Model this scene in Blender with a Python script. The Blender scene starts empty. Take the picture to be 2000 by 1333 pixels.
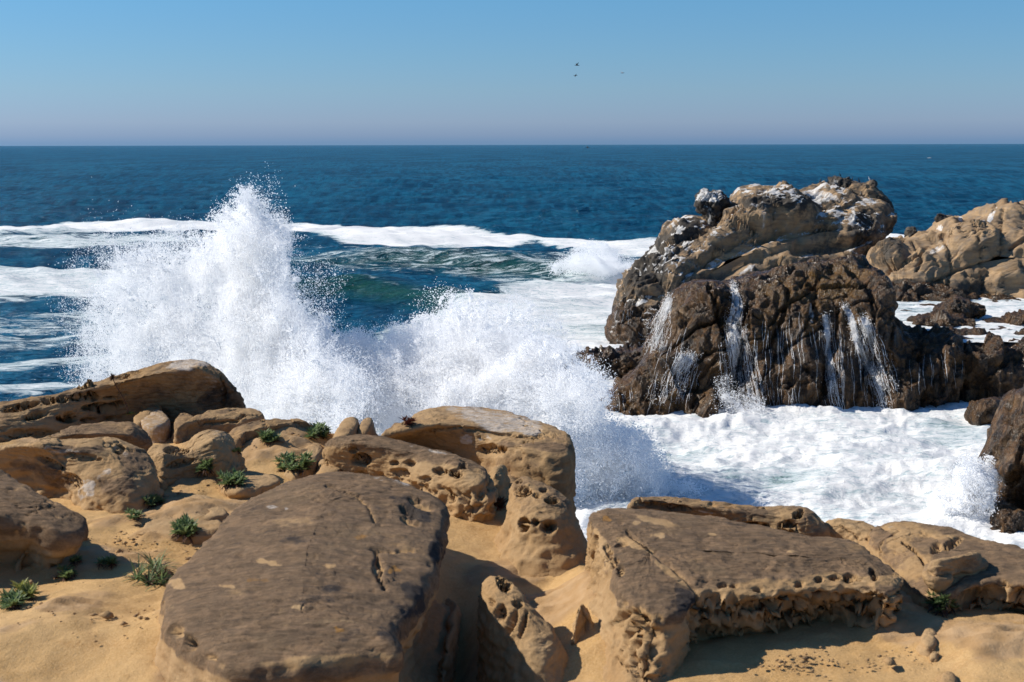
import bpy, math, random
import numpy as np
from mathutils import Matrix, Vector
from mathutils.bvhtree import BVHTree

random.seed(7)
RNG = np.random.default_rng(11)
scn = bpy.context.scene
COL = scn.collection

# ------------------------------------------------------------------ camera, sky, sun, exposure
FPX, CX, CY, HORIZON = 2747.0, 1000.0, 666.5, 283.0
EYE = np.array([0.0, 0.0, 2.0])
SEA = -13.0
PITCH = math.atan((CY - HORIZON) / FPX)
ROLL = 0.0020
_r0 = np.array([1.0, 0, 0]); _u0 = np.array([0, math.sin(PITCH), math.cos(PITCH)])
FWD = np.array([0, math.cos(PITCH), -math.sin(PITCH)])
RIGHT = _r0 * math.cos(ROLL) - _u0 * math.sin(ROLL)
UP = _u0 * math.cos(ROLL) + _r0 * math.sin(ROLL)
cam_d = bpy.data.cameras.new('camera'); cam = bpy.data.objects.new('camera', cam_d); COL.objects.link(cam)
cam_d.sensor_width = 36.0; cam_d.lens = FPX / 2000 * 36.0
cam_d.clip_start = 0.1; cam_d.clip_end = 150000
cam_d.dof.use_dof = True; cam_d.dof.focus_distance = 40.0; cam_d.dof.aperture_fstop = 9.0
m = Matrix.Identity(4)
for i in range(3):
    m[i][0], m[i][1], m[i][2], m[i][3] = RIGHT[i], UP[i], -FWD[i], EYE[i]
cam.matrix_world = m
scn.camera = cam

SUN_DIR = np.array([-1.0, 0.18, 0.0]); SUN_DIR /= np.linalg.norm(SUN_DIR)
SUN_EL = math.radians(38)
SUN_DIR = np.array([SUN_DIR[0] * math.cos(SUN_EL), SUN_DIR[1] * math.cos(SUN_EL), math.sin(SUN_EL)])
world = bpy.data.worlds.new('World'); scn.world = world; world.use_nodes = True
wt = world.node_tree; wt.nodes.clear()
sky = wt.nodes.new('ShaderNodeTexSky'); sky.sky_type = 'NISHITA'; sky.sun_disc = False
sky.sun_elevation = SUN_EL; sky.sun_rotation = math.atan2(SUN_DIR[0], SUN_DIR[1])
sky.altitude = 0; sky.air_density = 1.0; sky.dust_density = 0.3; sky.ozone_density = 1.6
bg = wt.nodes.new('ShaderNodeBackground'); bg.inputs['Strength'].default_value = 0.105
# thin marine layer: the sky just over the horizon is a little greyer and bluer all the way round
tc = wt.nodes.new('ShaderNodeTexCoord'); sx = wt.nodes.new('ShaderNodeSeparateXYZ')
wt.links.new(tc.outputs['Generated'], sx.inputs[0])
mr = wt.nodes.new('ShaderNodeMapRange'); mr.inputs[1].default_value = -0.02; mr.inputs[2].default_value = 0.18
wt.links.new(sx.outputs['Z'], mr.inputs[0])
rp = wt.nodes.new('ShaderNodeValToRGB'); e = rp.color_ramp.elements
SKY_STOPS = [(0.0, (.298, .561, 1.318)), (0.108, (.298, .561, 1.318)), (0.133, (.393, .610, 1.305)), (0.178, (.478, .675, 1.290)),
             (0.29, (.480, .725, 1.19)), (0.40, (.455, .745, 1.16)), (0.505, (.436, .760, 1.155)), (0.605, (.424, .785, 1.16)), (1.0, (.415, .80, 1.16))]
SKY_STOPS = [(p_, tuple(v / 1.4 for v in c_)) for p_, c_ in SKY_STOPS]
e[0].position = 0.0; e[0].color = (*SKY_STOPS[0][1], 1); e[1].position = 1.0; e[1].color = (*SKY_STOPS[-1][1], 1)
for p_, c_ in SKY_STOPS[1:-1]:
    k_ = e.new(p_); k_.color = (*c_, 1)
wt.links.new(mr.outputs[0], rp.inputs[0])
mx = wt.nodes.new('ShaderNodeMix'); mx.data_type = 'RGBA'; mx.blend_type = 'MULTIPLY'; mx.inputs[0].default_value = 1.0
wt.links.new(sky.outputs[0], mx.inputs[6]); wt.links.new(rp.outputs[0], mx.inputs[7])
wo = wt.nodes.new('ShaderNodeOutputWorld')
wt.links.new(mx.outputs[2], bg.inputs[0]); wt.links.new(bg.outputs[0], wo.inputs[0])
sun_d = bpy.data.lights.new('sun', 'SUN'); sun_d.energy = 4.6; sun_d.angle = math.radians(0.53); sun_d.color = (1.0, 0.94, 0.84)
sun = bpy.data.objects.new('sun', sun_d); COL.objects.link(sun)
sun.rotation_euler = Vector(SUN_DIR).to_track_quat('Z', 'Y').to_euler()
sun.location = (-20, 10, 40)
scn.view_settings.view_transform = 'Standard'; scn.view_settings.look = 'None'
scn.view_settings.exposure = 0.34; scn.view_settings.gamma = 1.0; scn.view_settings.use_curve_mapping = False
scn.cycles.max_bounces = 16; scn.cycles.diffuse_bounces = 12; scn.cycles.transmission_bounces = 12; scn.cycles.transparent_max_bounces = 8

# ------------------------------------------------------------------ photo pixel -> place
def ray(px, py):
    x = (np.asarray(px, float) - CX) / FPX; y = -(np.asarray(py, float) - CY) / FPX
    return x[..., None] * RIGHT + y[..., None] * UP + FWD
def PZ(px, py, z):
    d = ray(px, py); t = (np.asarray(z, float) - EYE[2]) / d[..., 2]
    return EYE + d * t[..., None]
def PY(px, py, Y):
    d = ray(px, py); t = np.asarray(Y, float) / d[..., 1]
    return EYE + d * t[..., None]
def proj(V):
    d = V - EYE; w = d @ FWD
    return CX + FPX * (d @ RIGHT) / w, CY - FPX * (d @ UP) / w

# ------------------------------------------------------------------ noise in numpy
_PM = RNG.permutation(256).astype(np.int32); _PM = np.concatenate([_PM, _PM, _PM[:2]])
_G = RNG.normal(size=(256, 3)); _G = (_G / np.linalg.norm(_G, axis=1)[:, None]).astype(np.float32)
_GX, _GY, _GZ = (np.ascontiguousarray(_G[:, k]) for k in range(3))
_RX, _RY, _RZ, _RC = (RNG.random(256).astype(np.float32) for k in range(4))
def perlin(P, seed=0):
    P = np.asarray(P, np.float32); sh = P.shape[:-1]
    x, y, z = (np.ascontiguousarray(P[..., k]).ravel() for k in range(3))
    fx, fy, fz = np.floor(x), np.floor(y), np.floor(z)
    ix = (fx.astype(np.int32) + 37 * seed) & 255; iy = fy.astype(np.int32) & 255; iz = fz.astype(np.int32) & 255
    x -= fx; y -= fy; z -= fz
    u = x * x * x * (x * (x * 6 - 15) + 10); v = y * y * y * (y * (y * 6 - 15) + 10); w = z * z * z * (z * (z * 6 - 15) + 10)
    def col(xx, hx):
        def row(yy, hy):
            h0 = _PM[hy + iz]; h1 = _PM[hy + iz + 1]
            a = _GX[h0] * xx + _GY[h0] * yy + _GZ[h0] * z
            b = _GX[h1] * xx + _GY[h1] * yy + _GZ[h1] * (z - 1)
            return a + w * (b - a)
        r0 = row(y, _PM[hx + iy]); r1 = row(y - 1, _PM[hx + iy + 1])
        return r0 + v * (r1 - r0)
    c0 = col(x, _PM[ix]); c1 = col(x - 1, _PM[ix + 1])
    return ((c0 + u * (c1 - c0)) * 1.5).reshape(sh)
def fbm(P, octv=4, seed=0, gain=0.5):
    P = np.asarray(P, np.float32); o = 0; a = 1.0
    for k in range(octv):
        o = o + a * perlin(P * (2.03 ** k) + 17.3 * k, seed + k); a *= gain
    return o
def ridged(P, octv=4, seed=0, gain=0.5):
    o = 0; a = 1.0
    for k in range(octv):
        o = o + a * (1 - 2 * np.abs(perlin(np.asarray(P, np.float32) * (2.03 ** k) + 9.1 * k, seed + k))); a *= gain
    return o
def worley2(a, b, seed=0):
    P = np.stack([a, b, np.zeros_like(a)], -1); return worley3(P, seed, (0,))
def worley3(P, seed=0, zs=(-1, 0, 1)):
    P = np.asarray(P, np.float32); sh = P.shape[:-1]; x, y, z = (np.ascontiguousarray(P[..., k]).ravel() for k in range(3))
    fx, fy, fz = np.floor(x), np.floor(y), np.floor(z); x -= fx; y -= fy; z -= fz
    ix = fx.astype(np.int32) + 37 * seed; iy = fy.astype(np.int32); iz = fz.astype(np.int32)
    f1 = np.full(x.shape, 9.0, np.float32); f2 = f1.copy(); cid = np.zeros(x.shape, np.float32); flat = len(zs) == 1
    for dx in (-1, 0, 1):
        hx = _PM[(ix + dx) & 255]
        for dy in (-1, 0, 1):
            hy = _PM[hx + ((iy + dy) & 255)]
            for dz in zs:
                h = _PM[hy + ((iz + dz) & 255)]
                d = (dx + _RX[h] - x) ** 2 + (dy + _RY[h] - y) ** 2
                if not flat: d += (dz + _RZ[h] - z) ** 2
                n1 = d < f1
                np.minimum(f2, np.where(n1, f1, d), out=f2); cid = np.where(n1, _RC[h], cid); np.minimum(f1, d, out=f1)
    return np.sqrt(f1).reshape(sh), np.sqrt(f2).reshape(sh), cid.reshape(sh)
_TX, _TY, _TZ = (RNG.uniform(-1, 1, 256).astype(np.float32) for k in range(3))
def facets(P, seed=0):
    """cells cut by randomly tipped planes: broken, angular rock"""
    P = np.asarray(P, np.float32); sh = P.shape[:-1]; x, y, z = (np.ascontiguousarray(P[..., k]).ravel() for k in range(3))
    fx, fy, fz = np.floor(x), np.floor(y), np.floor(z); x -= fx; y -= fy; z -= fz
    ix = fx.astype(np.int32) + 37 * seed; iy = fy.astype(np.int32); iz = fz.astype(np.int32)
    f1 = np.full(x.shape, 9.0, np.float32); o = np.zeros(x.shape, np.float32)
    for dx in (-1, 0, 1):
        hx = _PM[(ix + dx) & 255]
        for dy in (-1, 0, 1):
            hy = _PM[hx + ((iy + dy) & 255)]
            for dz in (-1, 0, 1):
                h = _PM[hy + ((iz + dz) & 255)]
                a, b, c = x - dx - _RX[h], y - dy - _RY[h], z - dz - _RZ[h]
                d = a * a + b * b + c * c; n1 = d < f1
                o = np.where(n1, _TX[h] * a + _TY[h] * b + _TZ[h] * c + 0.25 * _TX[(h * 7) & 255], o); np.minimum(f1, d, out=f1)
    return o.reshape(sh)
def sstep(a, b, x):
    t = np.clip((x - a) / (b - a), 0, 1); return t * t * (3 - 2 * t)

# ------------------------------------------------------------------ objects
def tag(o, label=None, cat=None, group=None, kind=None):
    if label: o['label'] = label
    if cat: o['category'] = cat
    if group: o['group'] = group
    if kind: o['kind'] = kind
    return o
def link(name, me, mat=None, parent=None, loc=(0, 0, 0)):
    o = bpy.data.objects.new(name, me); COL.objects.link(o); o.location = loc
    if mat is not None: me.materials.append(mat)
    if parent is not None: o.parent = parent
    return o
def empty(name, loc):
    o = bpy.data.objects.new(name, None); COL.objects.link(o); o.location = loc; o.empty_display_size = 0.2; return o
def raw_mesh(name, V, F, attrs=None, smooth=True):
    """V (n,3), F (m,3|4) int arrays"""
    me = bpy.data.meshes.new(name); n, mF = len(V), len(F); k = F.shape[1]
    me.vertices.add(n); me.vertices.foreach_set('co', np.ascontiguousarray(V, np.float32).ravel())
    me.loops.add(mF * k); me.loops.foreach_set('vertex_index', np.ascontiguousarray(F, np.int32).ravel())
    me.polygons.add(mF); me.polygons.foreach_set('loop_start', np.arange(0, mF * k, k, dtype=np.int32))
    if smooth: me.polygons.foreach_set('use_smooth', np.ones(mF, bool))
    me.update(calc_edges=True)
    for a, v in (attrs or {}).items():
        at = me.attributes.new(a, 'FLOAT', 'POINT'); at.data.foreach_set('value', np.ascontiguousarray(v, np.float32).ravel())
    return me
def grid_faces(nv, nu, closed):
    j, i = np.meshgrid(np.arange(nv - 1), np.arange(nu if closed else nu - 1), indexing='ij')
    i2 = (i + 1) % nu
    return np.stack([j * nu + i, j * nu + i2, (j + 1) * nu + i2, (j + 1) * nu + i], -1).reshape(-1, 4)
def quads_of(bm_list): pass

# catmull-rom through rows of control values
def cr_closed(C, n):
    C = np.asarray(C, float); k = len(C); t = np.arange(n) / n * k; i = np.floor(t).astype(int); f = (t - i)[:, None]
    p0, p1, p2, p3 = C[(i - 1) % k], C[i % k], C[(i + 1) % k], C[(i + 2) % k]
    v = 0.5 * ((2 * p1) + (-p0 + p2) * f + (2 * p0 - 5 * p1 + 4 * p2 - p3) * f ** 2 + (-p0 + 3 * p1 - 3 * p2 + p3) * f ** 3)
    return v
def resample_closed(C, n, flat=0):
    """even spacing by length in the first three columns"""
    D = cr_closed(C, 40 * len(C)); L = np.linalg.norm(np.roll(D[:, :3], -1, 0) - D[:, :3], axis=1)
    s = np.concatenate([[0], np.cumsum(L)]); D2 = np.vstack([D, D[:1]])
    q = np.arange(n) / n * s[-1]
    return np.stack([np.interp(q, s, D2[:, c]) for c in range(D.shape[1])], 1), s[-1]
def resample_open(C, n, dens=None):
    C = np.asarray(C, float); k = len(C); t = np.linspace(0, k - 1, 60 * k); i = np.clip(np.floor(t).astype(int), 0, k - 2); f = (t - i)[:, None]
    p1, p2 = C[i], C[i + 1]; p0, p3 = C[np.maximum(i - 1, 0)], C[np.minimum(i + 2, k - 1)]
    D = 0.5 * ((2 * p1) + (-p0 + p2) * f + (2 * p0 - 5 * p1 + 4 * p2 - p3) * f ** 2 + (-p0 + 3 * p1 - 3 * p2 + p3) * f ** 3)
    w = np.linalg.norm(np.diff(D * (dens if dens is not None else 1), axis=0), axis=1) + 1e-9
    s = np.concatenate([[0], np.cumsum(w)]); q = np.linspace(0, s[-1], n)
    return np.stack([np.interp(q, s, D[:, c]) for c in range(D.shape[1])], 1)
def smooth_ring(A, k):
    ker = np.hanning(2 * k + 3)[1:-1]; ker /= ker.sum(); m_ = len(ker) // 2
    B = np.concatenate([A[-m_:], A, A[:m_]], 0)
    return np.stack([np.convolve(B[:, c], ker, 'valid') for c in range(A.shape[1])], 1)
def near_spine(B, S):
    S = np.asarray(S, float)
    if len(S) == 1: return np.repeat(S, len(B), 0)
    best = np.full(len(B), 1e18); out = np.zeros((len(B), 3))
    for a, b in zip(S[:-1], S[1:]):
        ab = b - a; t = np.clip(((B - a) @ ab) / (ab @ ab), 0, 1); q = a + t[:, None] * ab
        d = np.sum((B - q) ** 2, 1); w = d < best; best[w] = d[w]; out[w] = q[w]
    return out

DENS = 0.585
class Surf:
    """a lofted surface: rings (nv, nu, 3) with per-vertex normals and named masks"""
    def __init__(s, V, axis, alen=None, vlen=None):
        s.V = V.astype(np.float64); s.axis = np.asarray(axis, float); s.a = {}; s.sgn = 1.0; s.normals()
        k = len(V) // 4
        if np.mean(s.N[4:k] @ s.axis) < 0: s.sgn = -1.0
        s.flipf = s.sgn < 0; s.normals()
    def normals(s):
        V = s.V
        du = np.roll(V, -1, 1) - np.roll(V, 1, 1)
        dv = np.empty_like(V); dv[1:-1] = V[2:] - V[:-2]; dv[0] = V[1] - V[0]; dv[-1] = V[-1] - V[-2]
        n = np.cross(du, dv) * s.sgn; L = np.linalg.norm(n, axis=-1, keepdims=True); n = n / np.maximum(L, 1e-9)
        k = 3
        for r in range(k):
            w = r / k; n[r] = n[r] * w + s.axis * (1 - w)
        n /= np.maximum(np.linalg.norm(n, axis=-1, keepdims=True), 1e-9)
        s.N = n; return s
    def flip_check(s):
        c = s.V.mean((0, 1)); d = np.sum((s.V - c) * s.N, -1).mean()
        if d < 0: s.V = s.V[:, ::-1]; s.a = {k: v[:, ::-1] for k, v in s.a.items()}; s.normals()
        return s
    def push(s, d): s.V = s.V + s.N * np.asarray(d)[..., None]; return s
    def facing(s): return sstep(-0.1, 0.25, -np.sum(s.N * ((s.V - EYE) / np.linalg.norm(s.V - EYE, axis=-1, keepdims=True)), -1))
    def spot(s, px, py, rx, ry, ang=0, soft=0.5, warp=0.0, seed=0):
        """mask of an ellipse as seen at the photograph's pixel"""
        X, Y = s.pp; dx, dy = X - px, Y - py; a = math.radians(ang); ca, sa = math.cos(a), math.sin(a)
        r2 = ((dx * ca + dy * sa) / rx) ** 2 + ((-dx * sa + dy * ca) / ry) ** 2
        if warp: r2 = r2 + warp * fbm(np.stack([X, Y, 0 * X], -1) / (0.5 * (rx + ry)), 3, seed)
        return sstep(0, soft, 1 - r2) * s.fc
    def line(s, pts, w, warp=0.0, seed=0):
        X, Y = s.pp; d = np.full(X.shape, 1e9)
        if warp:
            q = np.stack([X, Y, 0 * X], -1) / 25.0; X = X + warp * fbm(q, 3, seed); Y = Y + warp * fbm(q + 50, 3, seed)
        for (x0, y0), (x1, y1) in zip(pts[:-1], pts[1:]):
            L2 = (x1 - x0) ** 2 + (y1 - y0) ** 2; t = np.clip(((X - x0) * (x1 - x0) + (Y - y0) * (y1 - y0)) / L2, 0, 1)
            d = np.minimum(d, np.hypot(X - x0 - t * (x1 - x0), Y - y0 - t * (y1 - y0)))
        return sstep(w, w * 0.25, d) * s.fc
    def view(s): s.normals(); s.pp = proj(s.V); s.fc = s.facing(); return s
    def mesh(s, name, mat, parent=None, base=None):
        nv, nu = s.V.shape[:2]; V = s.V.reshape(-1, 3)
        if base is None: base = np.array([V[:, 0].mean(), V[:, 1].mean(), V[:, 2].min()])
        F = grid_faces(nv, nu, True)
        me = raw_mesh(name, V - base, F[:, ::-1] if s.flipf else F, s.a)
        o = link(name, me, mat, parent, base if parent is None else base - np.array(parent.location))
        return o
    flipf = False

def loft_slab(outline, spine, prof, zbase, dome=0.05, nu=420, nv=220, zdef=0.2, spine_z=None, und=1.0, smooth=2, rag=.022):
    """outline: (px,py[,z[,undercut[,pits]]]) seen on the slab's rim; prof: (s, off, q)"""
    nu, nv = int(nu * DENS), int(nv * DENS)
    C = []
    for p in outline:
        z = p[2] if len(p) > 2 and p[2] is not None else zdef
        u_ = p[3] if len(p) > 3 else und; tf = p[4] if len(p) > 4 else 1.0
        C.append([*PZ(p[0], p[1], z), u_, tf])
    C = np.array(C)
    B, per = resample_closed(C, nu)
    if smooth: B[:, :] = smooth_ring(B, smooth)
    hj = B[:, :3] - B[:, :3].mean(0); hj[:, 2] = 0; wj = np.linalg.norm(hj, axis=1, keepdims=True); hj /= np.maximum(wj, 1e-6)
    B[:, :3] += hj * (rag * np.minimum(1, wj / .3) * (fbm(B[:, :3] / .30, 4, 61, .6)[:, None]))
    area = np.sum(B[:, 0] * np.roll(B[:, 1], -1) - np.roll(B[:, 0], -1) * B[:, 1])
    if area < 0: B = B[::-1]
    S = np.array([PZ(p[0], p[1], p[2] if len(p) > 2 else zdef) for p in spine])
    Q0 = near_spine(B[:, :3], S); Q = smooth_ring(Q0, nu // 14)
    R = resample_open(prof, nv, np.array([1.0, 3.0, 0.55]))
    sN, off, q = R[:, 0], R[:, 1], np.clip(R[:, 2], 0, 3)
    sN = np.clip(sN, 0, 1.0); sN[0] = 0.0
    d = B[:, :3] - Q; h = d.copy(); h[:, 2] = 0; h /= np.maximum(np.linalg.norm(h, axis=1, keepdims=True), 1e-6)
    bu = B[None, :, 3]; offv = np.where(bu >= 0, off[:, None] * bu, -bu * 0.16 * (np.minimum(q[:, None], 1.0) ** 1.4))
    wq = sstep(0.0, 0.4, sN)[:, None, None]; Qe = Q0[None] * (1 - wq) + Q[None] * wq
    V = Qe + sN[:, None, None] * (B[None, :, :3] - Qe) + offv[..., None] * h[None]
    V[..., 2] += dome * (1 - sN[:, None] ** 2) + q[:, None] * (zbase - B[None, :, 2])
    s = Surf(V, (0, 0, 1))
    s.s, s.q = np.repeat(sN[:, None], nu, 1), np.repeat(q[:, None], nu, 1)
    s.pit = np.repeat(B[None, :, 4], nv, 0); s.rug = np.repeat((0.25 + 0.75 * sstep(-.5, 0, B[:, 3]))[None], nv, 0); s.ul = np.repeat((np.arange(nu) / nu * per)[None], nv, 0)
    vl = np.concatenate([[0], np.cumsum(np.linalg.norm(np.diff(V, axis=0), axis=-1).mean(1))]); s.vl = np.repeat(vl[:, None], nu, 1)
    return s

def loft_crag(outline, spine, Y, tf, tb, e=0.7, nu=420, nv=260, lean=0.0, zlean=SEA, smooth=2):
    """an upright rock body: outline (px,py[,dY]) at distance Y, thick tf towards the eye and tb behind"""
    nu, nv = int(nu * DENS), int(nv * DENS)
    def place(p):
        y0 = Y + (p[2] if len(p) > 2 else 0); q = PY(p[0], p[1], y0)
        for _ in range(4): q = PY(p[0], p[1], y0 + lean * (q[2] - zlean))
        return q - np.array([0, lean * (q[2] - zlean), 0])
    C = np.array([place(p) for p in outline])
    B, per = resample_closed(C, nu); B = smooth_ring(B, smooth)
    S = np.array([place(p) for p in spine])
    Q0 = near_spine(B, S); Q = smooth_ring(Q0, nu // 14)
    th = np.linspace(math.pi / 2, -math.pi / 2, nv); th = np.sign(th) * np.abs(th / (math.pi / 2)) ** 0.9 * math.pi / 2
    nvf = int(nv * 0.78)
    th = np.concatenate([np.linspace(math.pi / 2, 0, nvf), np.linspace(0, -math.pi / 2, nv - nvf + 1)[1:]])
    c, sn = np.cos(th), np.sin(th)
    sS = np.abs(c) ** e; sS[0] = 0; sS[-1] = 0; tt = np.sign(sn) * np.abs(sn) ** e
    # even steps
    wq = sstep(0.0, 0.4, sS)[:, None, None]; Qe = Q0[None] * (1 - wq) + Q[None] * wq
    V = Qe + sS[:, None, None] * (B[None] - Qe)
    V[..., 1] -= np.where(tt > 0, tt * tf, tt * tb)[:, None]
    V[..., 1] += lean * (V[..., 2] - zlean)
    s = Surf(V, (0, -1, 0)); s.s = np.repeat(sS[:, None], nu, 1)
    s.tt = np.repeat(tt[:, None], nu, 1)
    return s

# ------------------------------------------------------------------ materials
class NT:
    def __init__(s, name):
        s.m = bpy.data.materials.new(name); s.m.use_nodes = True; s.t = s.m.node_tree; s.t.nodes.clear()
        s.out = s.t.nodes.new('ShaderNodeOutputMaterial')
    def n(s, typ, ins=None, **kw):
        nd = s.t.nodes.new(typ)
        for k, v in kw.items(): setattr(nd, k, v)
        for k, v in (ins or {}).items():
            if hasattr(v, 'is_output') or isinstance(v, bpy.types.NodeSocket): s.t.links.new(v, nd.inputs[k])
            else: nd.inputs[k].default_value = v
        return nd
    def attr(s, name): return s.n('ShaderNodeAttribute', attribute_name=name).outputs['Fac']
    def noise(s, vec, scale, detail=4, rough=0.55, dist=0.0):
        return s.n('ShaderNodeTexNoise', {'Vector': vec, 'Scale': scale, 'Detail': detail, 'Roughness': rough, 'Distortion': dist}).outputs['Fac']
    def ramp(s, f, a, b, lo=0.0, hi=1.0, smooth=True):
        return s.n('ShaderNodeMapRange', {0: f, 1: a, 2: b, 3: lo, 4: hi}, interpolation_type='SMOOTHSTEP' if smooth else 'LINEAR').outputs[0]
    def math(s, op, a, b=0.0, clamp=False): return s.n('ShaderNodeMath', {0: a, 1: b}, operation=op, use_clamp=clamp).outputs[0]
    def mix(s, f, a, b, blend='MIX'):
        col = lambda c: (*c, 1) if isinstance(c, tuple) and len(c) == 3 else c
        return s.n('ShaderNodeMix', {0: f, 6: col(a), 7: col(b)}, data_type='RGBA', blend_type=blend).outputs[2]
    def scaled(s, vec, sc, rot=(0, 0, 0)): return s.n('ShaderNodeMapping', {'Vector': vec, 'Scale': sc, 'Rotation': rot}).outputs[0]
    def bump(s, h, strength, dist, normal=None):
        d = {'Height': h, 'Strength': strength, 'Distance': dist}
        if normal is not None: d['Normal'] = normal
        return s.n('ShaderNodeBump', d).outputs[0]
    def pos(s): return s.n('ShaderNodeNewGeometry').outputs['Position']
    def surf(s, sh): s.t.links.new(sh, s.out.inputs['Surface']); return s.m
    def bsdf(s, col, rough, normal=None, spec=0.5, **kw):
        d = {'Base Color': (*col, 1) if isinstance(col, tuple) else col, 'Roughness': rough, 'Specular IOR Level': spec}
        if normal is not None: d['Normal'] = normal
        d.update(kw)
        return s.n('ShaderNodeBsdfPrincipled', d).outputs[0]

def mat_sandstone(name, crustc=(0.185, 0.126, 0.079), tan=(0.41, 0.270, 0.140), streak=(1.5, 8.5, 8.5)):
    t = NT(name); p = t.pos()
    crust, pale, och = t.attr('crust'), t.attr('pale'), t.attr('ochre')
    n1 = t.noise(p, 2.2, 5, 0.6); n2 = t.noise(p, 11, 6, 0.65); n3 = t.noise(p, 60, 4, 0.7); n4 = t.noise(p, 260, 3, 0.7)
    st = t.noise(t.scaled(p, streak), 4.0, 8, 0.72, 1.2)
    tanv = t.mix(t.ramp(n1, 0.3, 0.7), tan, tuple(c * k for c, k in zip(tan, (0.86, 0.80, 0.72))))
    tanv = t.mix(t.ramp(n2, 0.5, 0.75, 0, 0.5), tanv, tuple(c * k for c, k in zip(tan, (1.12, 1.16, 1.25))))
    cr = t.mix(t.ramp(st, 0.34, 0.70), tuple(c * 0.66 for c in crustc), tuple(c * k for c, k in zip(crustc, (1.45, 1.36, 1.26))))
    cr = t.mix(t.ramp(t.noise(p, 5.0, 7, 0.7), 0.48, 0.70, 0, 0.6), cr, tuple(c * k for c, k in zip(crustc, (1.9, 1.75, 1.55))))
    cr = t.mix(t.ramp(n1, 0.55, 0.72, 0, 0.45), cr, (0.27, 0.185, 0.105))
    cr = t.mix(t.ramp(n2, 0.60, 0.72, 0, 0.5), cr, (0.07, 0.058, 0.052))
    cr = t.mix(t.ramp(t.noise(t.scaled(p, (3.0, 16, 16)), 5.0, 5, 0.7, 0.8), 0.56, 0.72, 0, 0.55), cr, (0.255, 0.185, 0.115))
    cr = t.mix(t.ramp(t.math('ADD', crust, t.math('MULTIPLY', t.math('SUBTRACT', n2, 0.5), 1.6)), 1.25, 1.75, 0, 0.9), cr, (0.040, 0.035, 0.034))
    # small bare windows in the crust
    w = t.noise(t.scaled(p, (2.0, 5.0, 6)), 1.7, 5, 0.6, 0.8)
    cr = t.mix(t.ramp(w, 0.67, 0.74, 0, 0.8), cr, (0.42, 0.285, 0.155))
    ce = t.math('ADD', t.math('MINIMUM', crust, 1.0), t.math('MULTIPLY', t.math('SUBTRACT', t.noise(p, 6.5, 9, 0.72, 0.3), 0.5), 1.7))
    col = t.mix(t.ramp(ce, 0.30, 0.78), tanv, cr)
    col = t.mix(t.ramp(t.math('ADD', och, t.math('MULTIPLY', t.math('SUBTRACT', n2, 0.5), 0.8)), 0.4, 0.75, 0, 0.8), col, (0.34, 0.17, 0.045))
    pe = t.math('ADD', pale, t.math('MULTIPLY', t.math('SUBTRACT', t.noise(t.scaled(p, (6, 20, 20)), 2.5, 6, 0.7), 0.5), 1.1))
    col = t.mix(t.ramp(pe, 0.45, 0.8, 0, 0.85), col, (0.52, 0.46, 0.40))
    col = t.mix(t.ramp(n3, 0.3, 0.75, 0, 0.35), col, t.mix(1.0, col, (0.6, 0.58, 0.55), 'MULTIPLY'))
    col = t.mix(t.ramp(n4, 0.55, 0.8, 0, 0.30), col, (0.55, 0.42, 0.27))
    b = t.bump(n2, 0.35, 0.03); b = t.bump(st, t.math('MULTIPLY', t.math('MINIMUM', crust, 1.0), 0.8), 0.018, b); b = t.bump(n3, 0.45, 0.010, b); b = t.bump(n4, 0.5, 0.0035, b)
    return t.surf(t.bsdf(col, 0.95, b, 0.15))

def mat_sand():
    t = NT('sand'); p = t.pos()
    n1 = t.noise(p, 1.7, 5, 0.6); n2 = t.noise(p, 9, 5, 0.6); n3 = t.noise(p, 90, 3, 0.7); n4 = t.noise(p, 230, 2, 0.7)
    hard = t.attr('hard')
    a = t.mix(t.ramp(n1, 0.3, 0.7), (0.53, 0.335, 0.150), (0.42, 0.245, 0.092))
    a = t.mix(t.ramp(t.noise(t.scaled(p, (1.2, 3.0, 3)), 1.6, 6, 0.7, 0.6), 0.5, 0.72, 0, 0.55), a, (0.36, 0.19, 0.07))
    a = t.mix(t.ramp(n3, 0.35, 0.7, 0, 0.6), a, (0.60, 0.39, 0.19))
    a = t.mix(t.ramp(n4, 0.62, 0.75, 0, 0.55), a, (0.20, 0.115, 0.05))
    h = t.mix(t.ramp(n2, 0.35, 0.7), (0.37, 0.225, 0.105), (0.45, 0.295, 0.16))
    col = t.mix(t.ramp(t.math('ADD', hard, t.math('MULTIPLY', t.math('SUBTRACT', n2, 0.5), 0.5)), 0.35, 0.65), a, h)
    b = t.bump(n2, 0.35, 0.03); b = t.bump(t.noise(p, 34, 5, 0.75), 0.5, 0.012, b); b = t.bump(n4, t.ramp(hard, 0, 1, 0.8, 0.4, False), 0.004, b)
    return t.surf(t.bsdf(col, 0.97, b, 0.1))

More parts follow.
